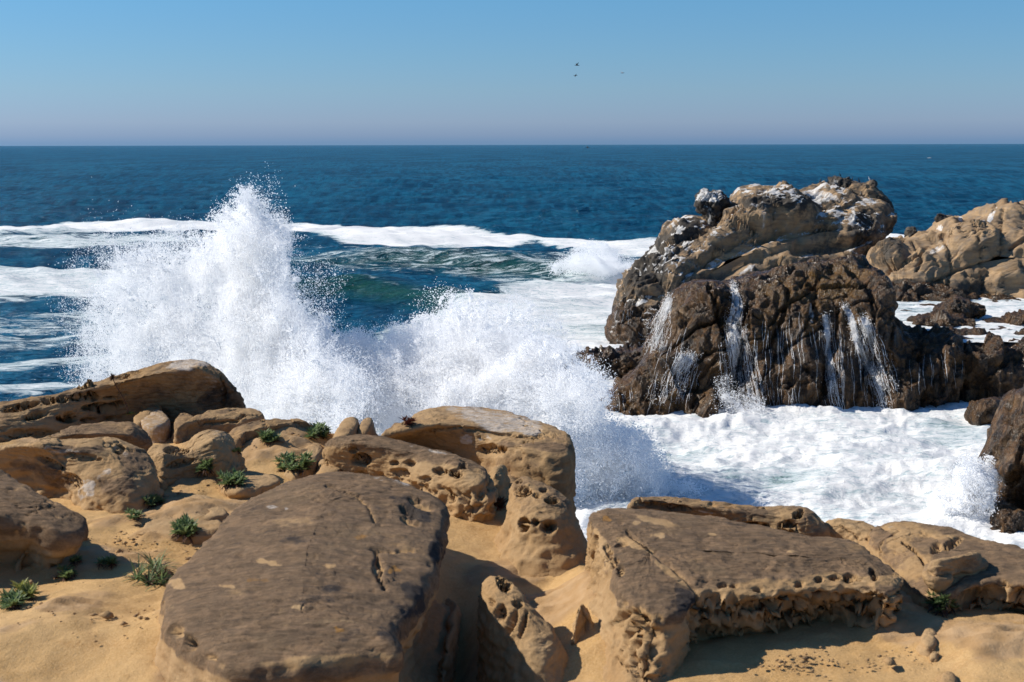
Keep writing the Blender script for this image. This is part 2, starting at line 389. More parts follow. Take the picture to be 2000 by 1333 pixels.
def mat_searock(name):
    t = NT(name); p = t.pos()
    dark, pale, wet, moss = t.attr('dark'), t.attr('pale'), t.attr('wet'), t.attr('moss')
    n1 = t.noise(p, 0.35, 5, 0.62); n2 = t.noise(p, 1.6, 6, 0.68); n3 = t.noise(p, 7, 5, 0.7)
    sv = t.noise(t.scaled(p, (2.2, 2.2, 0.35)), 1.3, 5, 0.7)
    bd = t.noise(t.scaled(p, (0.35, 0.35, 2.0), (0, 0.38, 0)), 1.0, 6, 0.65, 0.8)
    tan = t.mix(t.ramp(bd, 0.35, 0.68), (0.39, 0.255, 0.135), (0.22, 0.142, 0.080))
    tan = t.mix(t.ramp(n2, 0.42, 0.72, 0, 0.7), tan, (0.22, 0.185, 0.145))
    dk = t.mix(t.ramp(n2, 0.35, 0.68), (0.018, 0.016, 0.015), (0.085, 0.070, 0.054))
    col = t.mix(t.ramp(t.math('ADD', dark, t.math('MULTIPLY', t.math('SUBTRACT', n2, 0.5), 1.2)), 0.32, 0.68), tan, dk)
    wc = t.mix(t.ramp(sv, 0.36, 0.70), (0.012, 0.007, 0.004), (0.140, 0.068, 0.022))
    wc = t.mix(t.ramp(n3, 0.45, 0.7, 0, 0.5), wc, (0.11, 0.072, 0.038))
    wm = t.ramp(t.math('ADD', wet, t.math('MULTIPLY', t.math('SUBTRACT', n2, 0.5), 0.6)), 0.3, 0.65)
    col = t.mix(wm, col, wc)
    mo = t.ramp(t.math('ADD', moss, t.math('MULTIPLY', t.math('SUBTRACT', n2, 0.5), 1.0)), 0.35, 0.7, 0, 0.85)
    col = t.mix(mo, col, t.mix(t.ramp(n3, 0.4, 0.65), (0.070, 0.034, 0.008), (0.19, 0.098, 0.022)))
    pm = t.ramp(t.math('ADD', pale, t.math('MULTIPLY', t.math('SUBTRACT', t.noise(t.scaled(p, (3, 3, 0.7)), 1.6, 6, 0.72), 0.5), 1.3)), 0.42, 0.85, 0, 0.9)
    col = t.mix(pm, col, (0.62, 0.60, 0.57))
    bed = t.noise(t.scaled(p, (0.5, 0.5, 3.2), (0, 0.38, 0)), 1.3, 6, 0.65, 0.5)
    b = t.bump(bed, t.math('MULTIPLY', t.math('SUBTRACT', 1.0, wm), 0.45), 0.22)
    b = t.bump(sv, t.math('MULTIPLY', wm, 0.9), 0.35, b); b = t.bump(t.noise(t.scaled(p, (7, 7, 1.0)), 1.0, 5, 0.7), t.math('MULTIPLY', wm, 0.6), 0.12, b); b = t.bump(n2, 0.22, 0.15, b); b = t.bump(n3, 0.40, 0.07, b)
    rough = t.ramp(t.math('MULTIPLY', wm, t.ramp(n3, 0.25, 0.6)), 0, 1, 0.9, 0.20)
    return t.surf(t.bsdf(col, rough, b, 0.38))

def mat_water():
    t = NT('sea_water'); p = t.pos()
    foam, green, lace = t.attr('foam'), t.attr('green'), t.attr('lace')
    # wave relief, long crests across the swell
    w1 = t.noise(t.scaled(p, (0.10, 0.24, 0)), 1.0, 4, 0.6, 0.3)
    w2 = t.noise(t.scaled(p, (0.55, 1.2, 0), (0, 0, 0.25)), 1.0, 4, 0.62, 0.4)
    w3 = t.noise(t.scaled(p, (2.2, 4.2, 0), (0, 0, -0.2)), 1.0, 3, 0.6, 0.3)
    b = t.bump(w1, 1.0, 2.4); b = t.bump(w2, 1.0, 0.9, b); b = t.bump(w3, 1.0, 0.16, b)
    pat = t.math('ADD', t.math('MULTIPLY', t.noise(t.scaled(p, (0.30, 0.040, 0)), 1.0, 5, 0.65, 0.5), 0.6), t.math('MULTIPLY', t.noise(t.scaled(p, (0.018, 0.006, 0)), 1.0, 4, 0.6), 0.4))  # light and dark of wave chop, with gust patches, put into the water colour
    c = t.mix(t.ramp(pat, 0.40, 0.60), (0.002, 0.042, 0.090), (0.009, 0.108, 0.192))
    c = t.mix(t.ramp(green, 0, 1, 0, 1, False), c, (0.008, 0.060, 0.050)); c = t.mix(t.ramp(green, 1, 2, 0, 1, False), c, (0.20, 0.33, 0.31))
    body = t.n('ShaderNodeBsdfDiffuse', {'Color': c, 'Normal': b}).outputs[0]
    gl = t.n('ShaderNodeBsdfGlossy', {'Color': (1, 1, 1, 1), 'Roughness': 0.14, 'Normal': b}).outputs[0]
    fr = t.n('ShaderNodeFresnel', {'IOR': 1.33, 'Normal': b}).outputs[0]
    wat = t.n('ShaderNodeMixShader', {0: t.math('MINIMUM', t.math('MULTIPLY', fr, 0.55), 0.30), 1: body, 2: gl}).outputs[0]
    # foam: patches broken into lace by folded noise
    f1 = t.noise(t.scaled(p, (0.22, 0.60, 0)), 1.0, 9, 0.72, 1.4)
    f2 = t.noise(t.scaled(p, (1.3, 2.6, 0)), 1.0, 6, 0.7, 1.2)
    ridge = t.math('SUBTRACT', 1.0, t.math('MULTIPLY', t.math('ABSOLUTE', t.math('SUBTRACT', f2, 0.5)), 5.0))
    fe = t.math('ADD', t.math('ADD', foam, t.math('MULTIPLY', t.math('SUBTRACT', f1, 0.5), 2.0)), t.math('MULTIPLY', t.math('SUBTRACT', ridge, 0.45), t.math('MULTIPLY', lace, 0.35)))
    fm = t.ramp(fe, 0.40, 0.72)
    thin = t.ramp(t.math('ADD', fe, t.math('MULTIPLY', t.math('SUBTRACT', f2, 0.5), 1.8)), 0.45, 1.25)
    fc = t.mix(thin, (0.42, 0.51, 0.53), (0.84, 0.83, 0.81))
    fb = t.bump(f2, 0.7, 0.2); fb = t.bump(t.noise(p, 6.0, 4, 0.7), 0.5, 0.06, fb)
    fo = t.n('ShaderNodeBsdfDiffuse', {'Color': fc, 'Normal': fb}).outputs[0]
    return t.surf(t.n('ShaderNodeMixShader', {0: fm, 1: wat, 2: fo}).outputs[0])

def mat_spray():
    t = NT('spray_water')
    d = t.n('ShaderNodeBsdfDiffuse', {'Color': (0.985, 0.985, 0.985, 1)}).outputs[0]
    tr = t.n('ShaderNodeBsdfTranslucent', {'Color': (0.985, 0.985, 0.985, 1)}).outputs[0]
    return t.surf(t.n('ShaderNodeMixShader', {0: 0.5, 1: d, 2: tr}).outputs[0])
def mat_plain(name, col, rough=0.8, spec=0.3, var=0.25, sc=40, leaf=0.0):
    t = NT(name); n = t.noise(t.pos(), sc, 3)
    c = t.mix(t.ramp(n, 0.3, 0.7), tuple(x * (1 - var) for x in col), tuple(x * (1 + var) for x in col))
    b = t.bsdf(c, rough, None, spec)
    if leaf: b = t.n('ShaderNodeMixShader', {0: leaf, 1: b, 2: t.n('ShaderNodeBsdfTranslucent', {'Color': c}).outputs[0]}).outputs[0]
    return t.surf(b)
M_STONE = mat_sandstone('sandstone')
M_SAND = mat_sand()
M_CRAG = mat_searock('sea_rock')
M_WATER = mat_water()
M_SPRAY = mat_spray()

# ------------------------------------------------------------------ the sea
def band(px, py, xs, tops, bots, ht=4, hb=8):
    T, B = np.interp(px, xs, tops), np.interp(px, xs, bots)
    inx = sstep(xs[0] - 60, xs[0], px) * (1 - sstep(xs[-1], xs[-1] + 60, px))
    return sstep(T - ht, T + ht, py) * (1 - sstep(B - hb, B + hb, py)) * inx
KN = 330
def build_sea():
    A = np.radians(np.linspace(-27, 27, 560))
    D = np.concatenate([np.geomspace(38, 250, KN), (15 * FPX / (np.concatenate([np.linspace(447.5, 300, 290), np.linspace(299.6, 283.8, 40)]) - 283)), [9e4]])
    X = D[:, None] * np.tan(A)[None]; Y = np.repeat(D[:, None], len(A), 1)
    flat = np.stack([X, Y, np.full_like(X, SEA)], -1)
    px, py = proj(flat)
    near = 1 - sstep(250, 1200, D)[:, None]
    P = np.stack([X, Y, 0 * X], -1)
    # wind sea
    z = np.zeros_like(X)
    for k in range(22):
        L = 3.0 * 1.17 ** k; a = math.radians(-90 + RNG.normal() * 32); kx, ky = math.cos(a) * 2 * math.pi / L, math.sin(a) * 2 * math.pi / L
        ph = kx * X + ky * Y + RNG.uniform(0, 6.28)
        z += min(0.024 * L ** 0.72, 0.16) * (1 - 2 * np.abs(np.sin(ph / 2)) ** 1.3) * (1 - sstep(0.25, 0.7, (np.gradient(D) / L)))[:, None]
    n3 = fbm(P[:KN] / 9.0, 3, 5); N = np.zeros_like(X); N[:KN] = n3
    wob = np.zeros_like(X); wob[:] = fbm(P * np.array([1 / 34., 1 / 16., 1]), 5, 8)
    foam = np.zeros_like(X); lace = np.zeros_like(X); green = np.zeros_like(X)
    pw = py + wob * 7
    def add(v, m): nonlocal foam; foam = np.maximum(foam, v * m)
    add(1.22, band(px, py + wob * 3, [-600, 0, 150, 330, 600, 700, 900, 1000, 1030], [445, 437, 428, 430, 433, 438, 447, 454, 457], [464, 457, 455, 451, 454, 467, 473, 470, 463], 2, 6))
    add(1.12, band(px, py + wob * 4, [1050, 1120, 1300, 1500], [459, 460, 462, 466], [464, 492, 512, 520], 1.5, 8))
    add(1.2, band(px, py, [1650, 1700, 1800, 2200], [456, 456, 457, 460], [475, 482, 486, 490], 1.5, 6))
    add(0.74, band(px, pw, [-600, 100, 300, 380], [454, 456, 456, 458], [486, 480, 470, 464], 4, 6))
    add(0.42, band(px, pw, [540, 700, 900, 1000], [474, 470, 470, 472], [490, 488, 482, 477], 4, 6))
    add(0.92, band(px, pw, [-600, 0, 200, 300, 480], [535, 525, 520, 520, 526], [592, 588, 582, 575, 560], 5, 14))
    add(0.70, band(px, pw, [-600, 0, 100, 200, 340], [712, 702, 692, 682, 690], [736, 726, 720, 716, 712], 5, 10))
    add(0.62, band(px, pw, [-600, 0, 100, 240], [748, 748, 744, 748], [778, 775, 772, 768], 5, 10))
    m = band(px, pw, [-100, 60, 420], [600, 605, 600], [690, 680, 670], 12, 12); add(0.40, m); lace = np.maximum(lace, m)
    m = band(px, pw, [560, 700, 850, 1000, 1120, 1300], [498, 496, 500, 505, 496, 492], [540, 532, 530, 560, 600, 650], 10, 18); add(0.34, m); lace = np.maximum(lace, m)
    m = band(px, pw, [760, 900, 1000, 1100, 1300], [640, 590, 556, 535, 512], [900, 900, 900, 900, 900], 22, 20); add(0.95, m); lace = np.maximum(lace, m)
    m = band(px, pw, [560, 700, 1000, 1500], [690, 690, 690, 700], [3000] * 4, 22, 20); add(1.02, m); lace = np.maximum(lace, m)
    m = band(px, py + wob * 4, [900, 1100, 1500, 2600], [740, 750, 740, 740], [3000] * 4, 12, 20); add(1.02, m); lace = np.maximum(lace, m)
    for (qx, qy, rx, ry, d) in [(1490, 925, 130, 26, 0.42), (1600, 1000, 110, 22, 0.30), (1870, 835, 90, 22, 0.48), (1700, 880, 90, 12, 0.30), (1330, 870, 70, 14, .3), (1780, 960, 80, 16, .28), (1180, 640, 110, 14, .30), (1130, 600, 90, 10, .25), (1330, 1000, 90, 30, .4)]:
        foam -= d * np.exp(-((px - qx) / rx) ** 2 - ((pw - qy) / ry) ** 2)
    # the swell about to break: steep green face looking at the shore
    def swell(xs, ys, h, wf, wb, fade):
        yc = np.interp(px, xs, [PZ(1000, y, SEA)[1] for y in ys]) + N * 1.5
        d = Y - yc; f = np.interp(px, xs, fade)
        return h * f * np.where(d < 0, np.exp(-(d / wf) ** 2), np.exp(-(d / wb) ** 2)), d, f
    h1, d1, f1 = swell([450, 560, 700, 900, 1050, 1250], [560, 556, 560, 590, 600, 600], 1.7, 5.5, 12, [0, .7, 1, 0.9, .6, 0])
    h2, d2, f2 = swell([350, 600, 800, 1000, 1150, 1300], [520, 512, 508, 520, 528, 530], 1.5, 7, 16, [0, .6, .9, 1, 1, .2])
    h3, d3, f3 = swell([-600, 0, 300, 500], [640, 640, 640, 640], 0.8, 5, 10, [.7, 1, 1, 0])
    z = z * (0.45 + 0.55 * sstep(90, 170, Y)) + h1 + h2 + h3
    green = np.maximum(green, f1 * np.exp(-((d1 + 3) / 6) ** 2)); green = np.maximum(green, 0.9 * f2 * np.exp(-((d2 + 4) / 8) ** 2))
    green = np.maximum(green, sstep(0.6, 0.9, foam)); green = np.clip(green, 0, 1)
    green = np.maximum(green, 2.0 * band(px, pw, [900, 1100, 1500, 2600], [740, 750, 740, 740], [3000] * 4, 20, 20)); green = np.maximum(green, 1.55 * band(px, pw, [860, 1000, 1100, 1300], [600, 570, 550, 530], [3000] * 4, 26, 20))
    foam = np.maximum(foam, 0.56 * f2 * np.exp(-((d2 - 1) / 4.0) ** 2) * sstep(850, 1100, px)); foam = np.maximum(foam, 0.45 * f1 * np.exp(-((d1 - 1) / 2.0) ** 2))
    # churned surf close in
    k = 300
    ch = ridged(P[:k] * np.array([1 / 2.6, 1 / 3.4, 1]) + fbm(P[:k] / 5, 2, 3)[..., None] * 0.7, 4, 21, 0.55)
    churn = np.zeros_like(X); churn[:k] = ch
    z += 0.20 * churn * sstep(0.45, 1.0, foam) * sstep(560, 800, py)
    z += 0.42 * fbmz(P, 6.0, k) * sstep(760, 900, py)
    z -= sstep(2000, 60000, Y) * 0.3
    V = flat.copy(); V[..., 2] = SEA + z
    # only what the shore could see
    F = grid_faces(len(D), len(A), False)
    me = raw_mesh('sea', V.reshape(-1, 3), F, {'foam': foam, 'lace': lace, 'green': green})
    tag(link('sea', me, M_WATER), 'deep blue ocean with drifting foam bands and white surf', None, None, 'structure')
    return None
def fbmz(P, L, k):
    o = np.zeros(P.shape[:2]); o[:k] = fbm(P[:k] / L, 3, 31); return o
build_sea()

# ------------------------------------------------------------------ the ground of the terrace
GB = []   # bumps in the sand: (x, y, rx, ry, dz)
def gb(px, py, rx, ry, dz, z=0.0):
    q = PZ(px, py, z); GB.append((q[0], q[1], rx, ry, dz))
gb(930, 1333, 0.20, 0.8, -0.62); gb(868, 1180, 0.13, 0.6, -0.34); gb(1150, 1333, 0.2, .25, -0.16)
gb(120, 1290, 0.5, 0.35, 0.10); gb(330, 1290, 0.16, 0.5, 0.08); gb(230, 1150, .35, .25, .03); gb(60, 1130, .5, .3, -.06)
gb(1030, 1090, 0.32, 0.5, -0.14); gb(1160, 1180, .10, .5, 0.08); gb(560, 890, .3, .5, .12); gb(380, 1030, .2, .3, .05)
gb(1900, 1320, .5, .3, .02); gb(1990, 1280, .3, .3, .06); gb(1150, 1020, .06, .5, -.12)
EX = [-16, -5, -3.4, -2.4, -1.2, 0.0, 0.25, 0.45, 0.8, 1.4, 2.0, 2.6, 5, 16]
EY = [10, 9.6, 9.5, 9.6, 9.6, 8.6, 7.7, 6.9, 6.75, 6.6, 6.45, 6.3, 6.2, 6.6]
def ground_z(X, Y):
    z = np.zeros_like(X)
    for (x, y, rx, ry, dz) in GB: z += dz * np.exp(-((X - x) / rx) ** 2 - ((Y - y) / ry) ** 2)
    z += 0.05 * sstep(-0.5, -2.5, X) 
    ed = Y - np.interp(X, EX, EY)
    return z - 0.10 * sstep(-0.6, 0.3, ed) - 15.5 * sstep(0.1, 7.0, ed) ** 1.0, ed
def build_ground():
    x = np.concatenate([np.linspace(-16, -3.6, 60), np.linspace(-3.6, 3.2, 340)[1:], np.linspace(3.2, 16, 60)[1:]])
    y = np.concatenate([np.linspace(-6, 3.6, 50), np.linspace(3.6, 9.5, 300)[1:], np.linspace(9.5, 24, 90)[1:]])
    X, Y = np.meshgrid(x, y); P = np.stack([X, Y, 0 * X], -1)
    z, ed = ground_z(X, Y)
    z += 0.014 * fbm(P / 0.5, 4, 41) + 0.006 * fbm(P / 0.10, 3, 42)
    rk = sstep(-0.3, 0.5, fbm(P / 0.7, 3, 47) + 1.2 * sstep(-0.8, 0.3, ed))
    z += rk * 0.034 * ridged(P / np.array([0.35, 0.2, 1]), 3, 48) + 0.9 * sstep(0.2, 2, ed) * fbm(P / 1.5, 4, 44)
    V = np.stack([X, Y, z], -1).reshape(-1, 3)
    me = raw_mesh('sand_ground', V, grid_faces(len(y), len(x), False), {'hard': rk})
    tag(link('sand_ground', me, M_SAND), 'ochre sand and soft sandstone floor of the terrace', None, None, 'structure')
build_ground()
def gz(x, y): return float(ground_z(np.array([x]), np.array([y]))[0][0])

# ------------------------------------------------------------------ rocks of the terrace
P_SLAB = [(0, 0, 0), (.3, 0, 0), (.6, 0, 0), (.85, 0, 0.0), (.95, 0, .01), (.99, 0, .04), (1, 0.0, .12), (1, -.03, .24), (1, -.10, .42), (1, -.13, .62), (1, -.10, .82), (1, .0, .95), (1, .04, 1), (1, .04, 2.4)]
P_ROUND = [(0, 0, 0), (.3, 0, 0.0), (.6, 0, 0.0), (.80, 0, .015), (.92, 0, .055), (1, 0, .14), (1, .02, .27), (1, .025, .45), (1, .01, .68), (1, -.01, .86), (1, .02, 1)]
P_TAF = [(0, 0, 0), (.3, 0, 0), (.6, 0, 0), (.86, 0, 0), (.96, 0, .01), (.99, 0, .03), (1, .0, .07), (1, -.005, .15), (1, -.02, .30), (1, -.05, .44), (1, -.11, .58), (1, -.14, .74), (1, -.10, .90), (1, .0, 1), (1, .0, 2.0)]
P_CRISP = [(0, 0, 0), (.3, 0, 0), (.6, 0, 0), (.85, 0, 0), (.955, 0, .02), (.99, 0, .08), (1, .0, .2), (1, -.01, .5), (1, -.02, .8), (1, .0, 1)]
def rock(name, label, outline, spine, prof=P_ROUND, zbase=-0.15, dome=0.04, zdef=0.2, nu=300, nv=150, und=1.0, smooth=2,
         amp=0.03, sc=0.35, fine=0.006, ripple=0.8, strata=0.006, crust=1.0, crustq=(0.16, 0.30), pits=None, carve=(), groove=(), paint=(), mat=None, chips=0.010, cracks=0.014, facet=0.02, fsc=0.32, seed=None, cat='rock', group=None, pale=0.0):
    seed = seed if seed is not None else (abs(hash((outline[0][0], outline[1][1]))) % 900)
    s = loft_slab(outline, spine, prof, zbase, dome, nu, nv, zdef, None, und, smooth)
    P = s.V
    s.push(amp * fbm(P / sc, 3, seed) * (0.35 + 0.65 * sstep(0.0, .3, s.q)))
    if facet: s.push(facet * (facets(s.V / fsc + 0.3 * fbm(s.V / 0.5, 2, seed + 30)[..., None], seed + 31)) * (0.25 + 0.75 * sstep(.03, .3, s.q)) * s.rug)
    s.normals()
    st = np.sin((s.V[..., 2] + 0.03 * fbm(s.V / 0.3, 2, seed + 9)) * 2 * math.pi / 0.055) * strata * sstep(.05, .3, s.q) * s.rug
    s.push(st + fine * fbm(s.V / 0.09, 4, seed + 3) + ripple * fine * ridged(s.V * np.array([7, 30, 30]) + 1.2 * fbm(s.V / .25, 2, seed + 33)[..., None], 3, seed + 4))
    s.view()
    D = np.zeros(s.V.shape[:2])
    pp = s.pp
    for c in carve:
        px, py, rx, ry, dep = c[:5]; ang = c[5] if len(c) > 5 else 0; soft = c[6] if len(c) > 6 else .55
        D -= dep * s.spot(px, py, rx, ry, ang, soft, 0.25, seed + 5)
    for pts, w, dep in groove: D -= dep * s.line(pts, w, 3.0, seed)
    chip = sstep(.90, .985, s.s) * (1 - sstep(.10, .22, s.q)); f1, f2, cid = worley2(s.ul / .075 + .4 * fbm(s.V / .1, 2, seed + 50), s.vl / .05, seed + 51)
    D -= chips * chip * sstep(.5, .2, f1) * (cid > .45) * s.rug
    if cracks:
        cf1, cf2, cid3 = worley3((s.V + .10 * np.stack([fbm(s.V / .2, 3, seed + k) for k in (60, 61, 62)], -1)) / np.array([.55, .4, .30]), seed + 63)
        D -= cracks * sstep(.035, .0, cf2 - cf1) * sstep(.35, .5, 0.5 + fbm(s.V / .5, 2, seed + 64)) * s.rug
    if pits:
        cw, chh, dep, q0, q1 = pits[:5]
        wrp = fbm(s.V / 0.12, 2, seed + 6)
        f1, f2, cid = worley2(s.ul / cw + 0.35 * wrp, s.vl / chh + 0.35 * wrp, seed)
        mk = sstep(q0 - .04, q0 + .03, s.q) * (1 - sstep(q1 - .12, q1 + .08, s.q)) * s.pit
        D -= dep * sstep(0.66, 0.36, f1 + 0.22 * (cid - .5)) * mk * (0.35 + cid)
        g1, g2, gid = worley2(s.ul / (cw * .42) + 0.5 * wrp, s.vl / (chh * .42) + 0.5 * wrp, seed + 1)
        D -= .45 * dep * sstep(0.55, 0.25, g1) * (gid > .35) * mk
    s.push(D); s.normals()
    cr = (1 - sstep(crustq[0], crustq[1], s.q + 0.05 * fbm(s.V / 0.15, 3, seed + 7))) * crust
    cr = np.where(cr > .9, cr + .45 * fbm(s.V / .28, 4, seed + 52, .6) + .02, cr)
    cr = cr * (1 - 0.9 * sstep(0.004, 0.02, -D))
    s.a = {'crust': cr, 'pale': np.full(cr.shape, pale), 'ochre': np.zeros_like(cr)}
    for a, px, *r in paint:
        if isinstance(px, list): w_, val = r; k = s.line(px, w_, 6.0, seed + 8)
        else: k = s.spot(px, r[0], r[1], r[2], r[4] if len(r) > 4 else 0, 1.0, 0.9, seed + 8); val = r[3]
        s.a[a] = s.a[a] * (1 - k) + val * k
    o = s.mesh(name, mat or M_STONE)
    tag(o, label, cat, group)
    return o, s
ROCKS = {}
def R(key, *a, **k):
    o, s = rock(*a, **k); ROCKS[key] = (o, s); return o, s

def pebbles():
    g = np.random.default_rng(77); VV, FF, off = [], [], 0
    ico = [(0, 0, 1), (.9, 0, .3), (.28, .85, .3), (-.72, .53, .3), (-.72, -.53, .3), (.28, -.85, .3), (0, 0, -.4)]
    ico = np.array(ico); fc = np.array([(0, 1, 2), (0, 2, 3), (0, 3, 4), (0, 4, 5), (0, 5, 1), (6, 2, 1), (6, 3, 2), (6, 4, 3), (6, 5, 4), (6, 1, 5)])
    for (px, py, sx, sy, n) in [(260, 1080, 90, 40, 150), (200, 1260, 200, 50, 70), (620, 880, 60, 20, 30), (1010, 1110, 60, 30, 30), (1700, 1300, 160, 20, 60), (390, 960, 90, 30, 60), (120, 1200, 140, 60, 40), (1560, 1310, 60, 12, 30), (1520, 1302, 20, 8, 12), (1650, 1290, 120, 20, 20), (430, 900, 90, 30, 60), (600, 900, 50, 14, 30), (1000, 1075, 70, 40, 16), (330, 1060, 60, 20, 50), (700, 835, 50, 8, 20), (330, 840, 60, 10, 24), (1900, 1270, 60, 25, 14)]:
        for k in range(n):
            x, y = px + g.normal() * sx * .6, py + g.normal() * sy * .6; q = PZ(x, y, 0.0); z, ed = ground_z(q[0:1], q[1:2])
            if ed[0] > -.15: continue
            r = g.lognormal(math.log(.0058), .6); a = g.uniform(0, 6.28); ca, sa = math.cos(a), math.sin(a)
            v = ico * (1 + .25 * g.normal(size=ico.shape)) * r * np.array([g.uniform(.8, 1.6), 1, g.uniform(.5, .9)])
            v = np.stack([v[:, 0] * ca - v[:, 1] * sa, v[:, 0] * sa + v[:, 1] * ca, v[:, 2]], 1)
            VV.append(v + np.array([q[0], q[1], z[0] + r * .15 + .012])); FF.append(fc + off); off += len(ico)
    V = np.concatenate(VV); at = {'crust': np.repeat(g.random(len(VV)) * .7, len(ico)), 'pale': np.zeros(len(V)), 'ochre': np.zeros(len(V))}
    tag(link('gravel', raw_mesh('gravel', V, np.concatenate(FF), at, False), M_STONE), 'loose grit and pebbles scattered over the sand', None, None, 'stuff')
pebbles()
# --- the big crusted slab in the middle of the foreground
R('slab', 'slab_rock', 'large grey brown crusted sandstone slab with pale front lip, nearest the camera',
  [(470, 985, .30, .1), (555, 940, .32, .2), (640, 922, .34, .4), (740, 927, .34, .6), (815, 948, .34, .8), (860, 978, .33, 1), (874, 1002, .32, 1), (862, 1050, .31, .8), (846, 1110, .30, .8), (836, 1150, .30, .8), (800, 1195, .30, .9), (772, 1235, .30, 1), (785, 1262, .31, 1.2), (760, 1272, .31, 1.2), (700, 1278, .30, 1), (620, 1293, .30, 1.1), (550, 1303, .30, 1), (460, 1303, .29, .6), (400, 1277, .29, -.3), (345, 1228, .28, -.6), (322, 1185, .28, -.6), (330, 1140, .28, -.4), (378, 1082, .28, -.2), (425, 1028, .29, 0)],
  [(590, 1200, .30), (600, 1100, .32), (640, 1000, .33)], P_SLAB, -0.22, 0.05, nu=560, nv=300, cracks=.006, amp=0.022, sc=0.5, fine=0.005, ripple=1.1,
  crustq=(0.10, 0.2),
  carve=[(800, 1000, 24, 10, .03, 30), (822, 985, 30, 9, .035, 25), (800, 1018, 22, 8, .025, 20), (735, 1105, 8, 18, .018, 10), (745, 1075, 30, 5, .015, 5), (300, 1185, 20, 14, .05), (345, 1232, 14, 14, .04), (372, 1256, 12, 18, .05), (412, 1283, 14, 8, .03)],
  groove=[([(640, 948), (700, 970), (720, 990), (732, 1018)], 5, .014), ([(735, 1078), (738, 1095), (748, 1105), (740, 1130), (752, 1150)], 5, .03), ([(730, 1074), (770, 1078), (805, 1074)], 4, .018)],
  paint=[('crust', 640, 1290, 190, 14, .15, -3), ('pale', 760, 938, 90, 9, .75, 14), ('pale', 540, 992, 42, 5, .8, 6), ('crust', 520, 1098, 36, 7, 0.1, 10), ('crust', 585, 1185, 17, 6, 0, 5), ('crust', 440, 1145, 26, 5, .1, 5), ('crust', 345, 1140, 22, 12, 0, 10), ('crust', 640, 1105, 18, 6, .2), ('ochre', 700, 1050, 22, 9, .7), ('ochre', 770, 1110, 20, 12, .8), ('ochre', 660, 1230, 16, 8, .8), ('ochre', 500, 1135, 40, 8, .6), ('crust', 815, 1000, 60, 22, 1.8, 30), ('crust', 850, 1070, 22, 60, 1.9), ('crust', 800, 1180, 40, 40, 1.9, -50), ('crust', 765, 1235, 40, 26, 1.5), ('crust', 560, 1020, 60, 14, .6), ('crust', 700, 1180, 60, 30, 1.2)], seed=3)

# --- the long slab on the right, honeycombed along its front
R('right_slab', 'slab_rock', 'long dark topped sandstone slab with honeycomb weathered front, right of the sand bowl',
  [(1160, 998, .27, -.3, 0.0), (1200, 990, .27, 0, 0), (1300, 996, .26, 0, 0), (1430, 1016, .25, 0, 0), (1560, 1042, .24, .1, 0), (1650, 1052, .23, .2, 0), (1700, 1080, .22, .3, 0), (1745, 1112, .21, .7, .6), (1762, 1138, .20, 1, 1), (1740, 1158, .20, 1, 1), (1690, 1152, .20, 1, 1), (1640, 1150, .20, 1.1, 1), (1560, 1158, .205, 1.2, 1), (1470, 1164, .21, 1.2, 1), (1395, 1168, .215, 1.1, 1), (1362, 1176, .22, .6, .6), (1338, 1190, .22, -.2, .0), (1300, 1200, .22, -1.0, .2), (1262, 1196, .22, -1.8, .8), (1225, 1172, .22, -1.9, .3), (1205, 1130, .235, -1.7, 0), (1180, 1095, .25, -1.4, .3), (1160, 1055, .26, -1.0, .5), (1152, 1020, .27, -.6, .2)],
  [(1270, 1090, .25), (1450, 1095, .23), (1640, 1105, .21)], P_TAF, -0.16, 0.03, nu=760, nv=300, cracks=.006, amp=0.018, sc=0.4, fine=0.005,
  crustq=(0.06, 0.16), pits=(0.055, 0.07, 0.075, 0.03, 0.60),
  carve=[(1190, 1085, 9, 16, .02, 20), (1200, 1100, 8, 14, .02, 30), (1212, 1115, 10, 12, .02, 20), (1186, 1070, 9, 8, .015), (1215, 1065, 16, 4, .012, -8), (1230, 1195, 26, 8, .03, -28), (1238, 1220, 12, 34, .035, 32), (1205, 1215, 10, 26, .025, 40), (1390, 1172, 30, 22, .05), (1432, 1185, 14, 34, .05), (1465, 1175, 18, 14, .05), (1500, 1195, 18, 24, .05), (1545, 1200, 22, 26, .05), (1590, 1210, 30, 24, .05, -20), (1640, 1200, 34, 22, .06, -15), (1700, 1195, 26, 26, .05), (1412, 1143, 10, 5, .04), (1433, 1143, 8, 5, .04), (1480, 1150, 9, 7, .04), (1560, 1140, 9, 7, .04), (1600, 1132, 10, 6, .04), (1632, 1128, 12, 7, .05), (1660, 1128, 14, 10, .05), (1706, 1120, 8, 14, .04, -20)],
  facet=.008, ripple=1.0, groove=[([(1225, 1040), (1290, 1090), (1345, 1135), (1362, 1160)], 6, .012), ([(1362, 1160), (1360, 1200), (1352, 1280)], 4, .05)],
  paint=[('crust', 1310, 1120, 70, 9, 0.0, 38), ('crust', 1240, 1022, 20, 5, 0), ('crust', 1285, 1046, 20, 5, 0, 8), ('crust', 1390, 1045, 14, 4, 0), ('crust', 1550, 1078, 14, 4, 0), ('crust', 1500, 1140, 190, 16, .35, -5), ('ochre', 1185, 1012, 12, 10, .8), ('crust', 1230, 1060, 50, 10, .1, 25), ('crust', [(1375, 1166), (1440, 1154), (1560, 1146), (1660, 1138), (1750, 1130)], 17, 0.0), ('crust', 1330, 1160, 50, 22, 1.9, 15), ('crust', 1320, 1185, 40, 12, 1.7), ('crust', 1700, 1100, 50, 14, 1.6, 25), ('crust', 1175, 1080, 22, 60, .0, -15), ('crust', 1290, 1020, 60, 7, .2, 12)], seed=14)

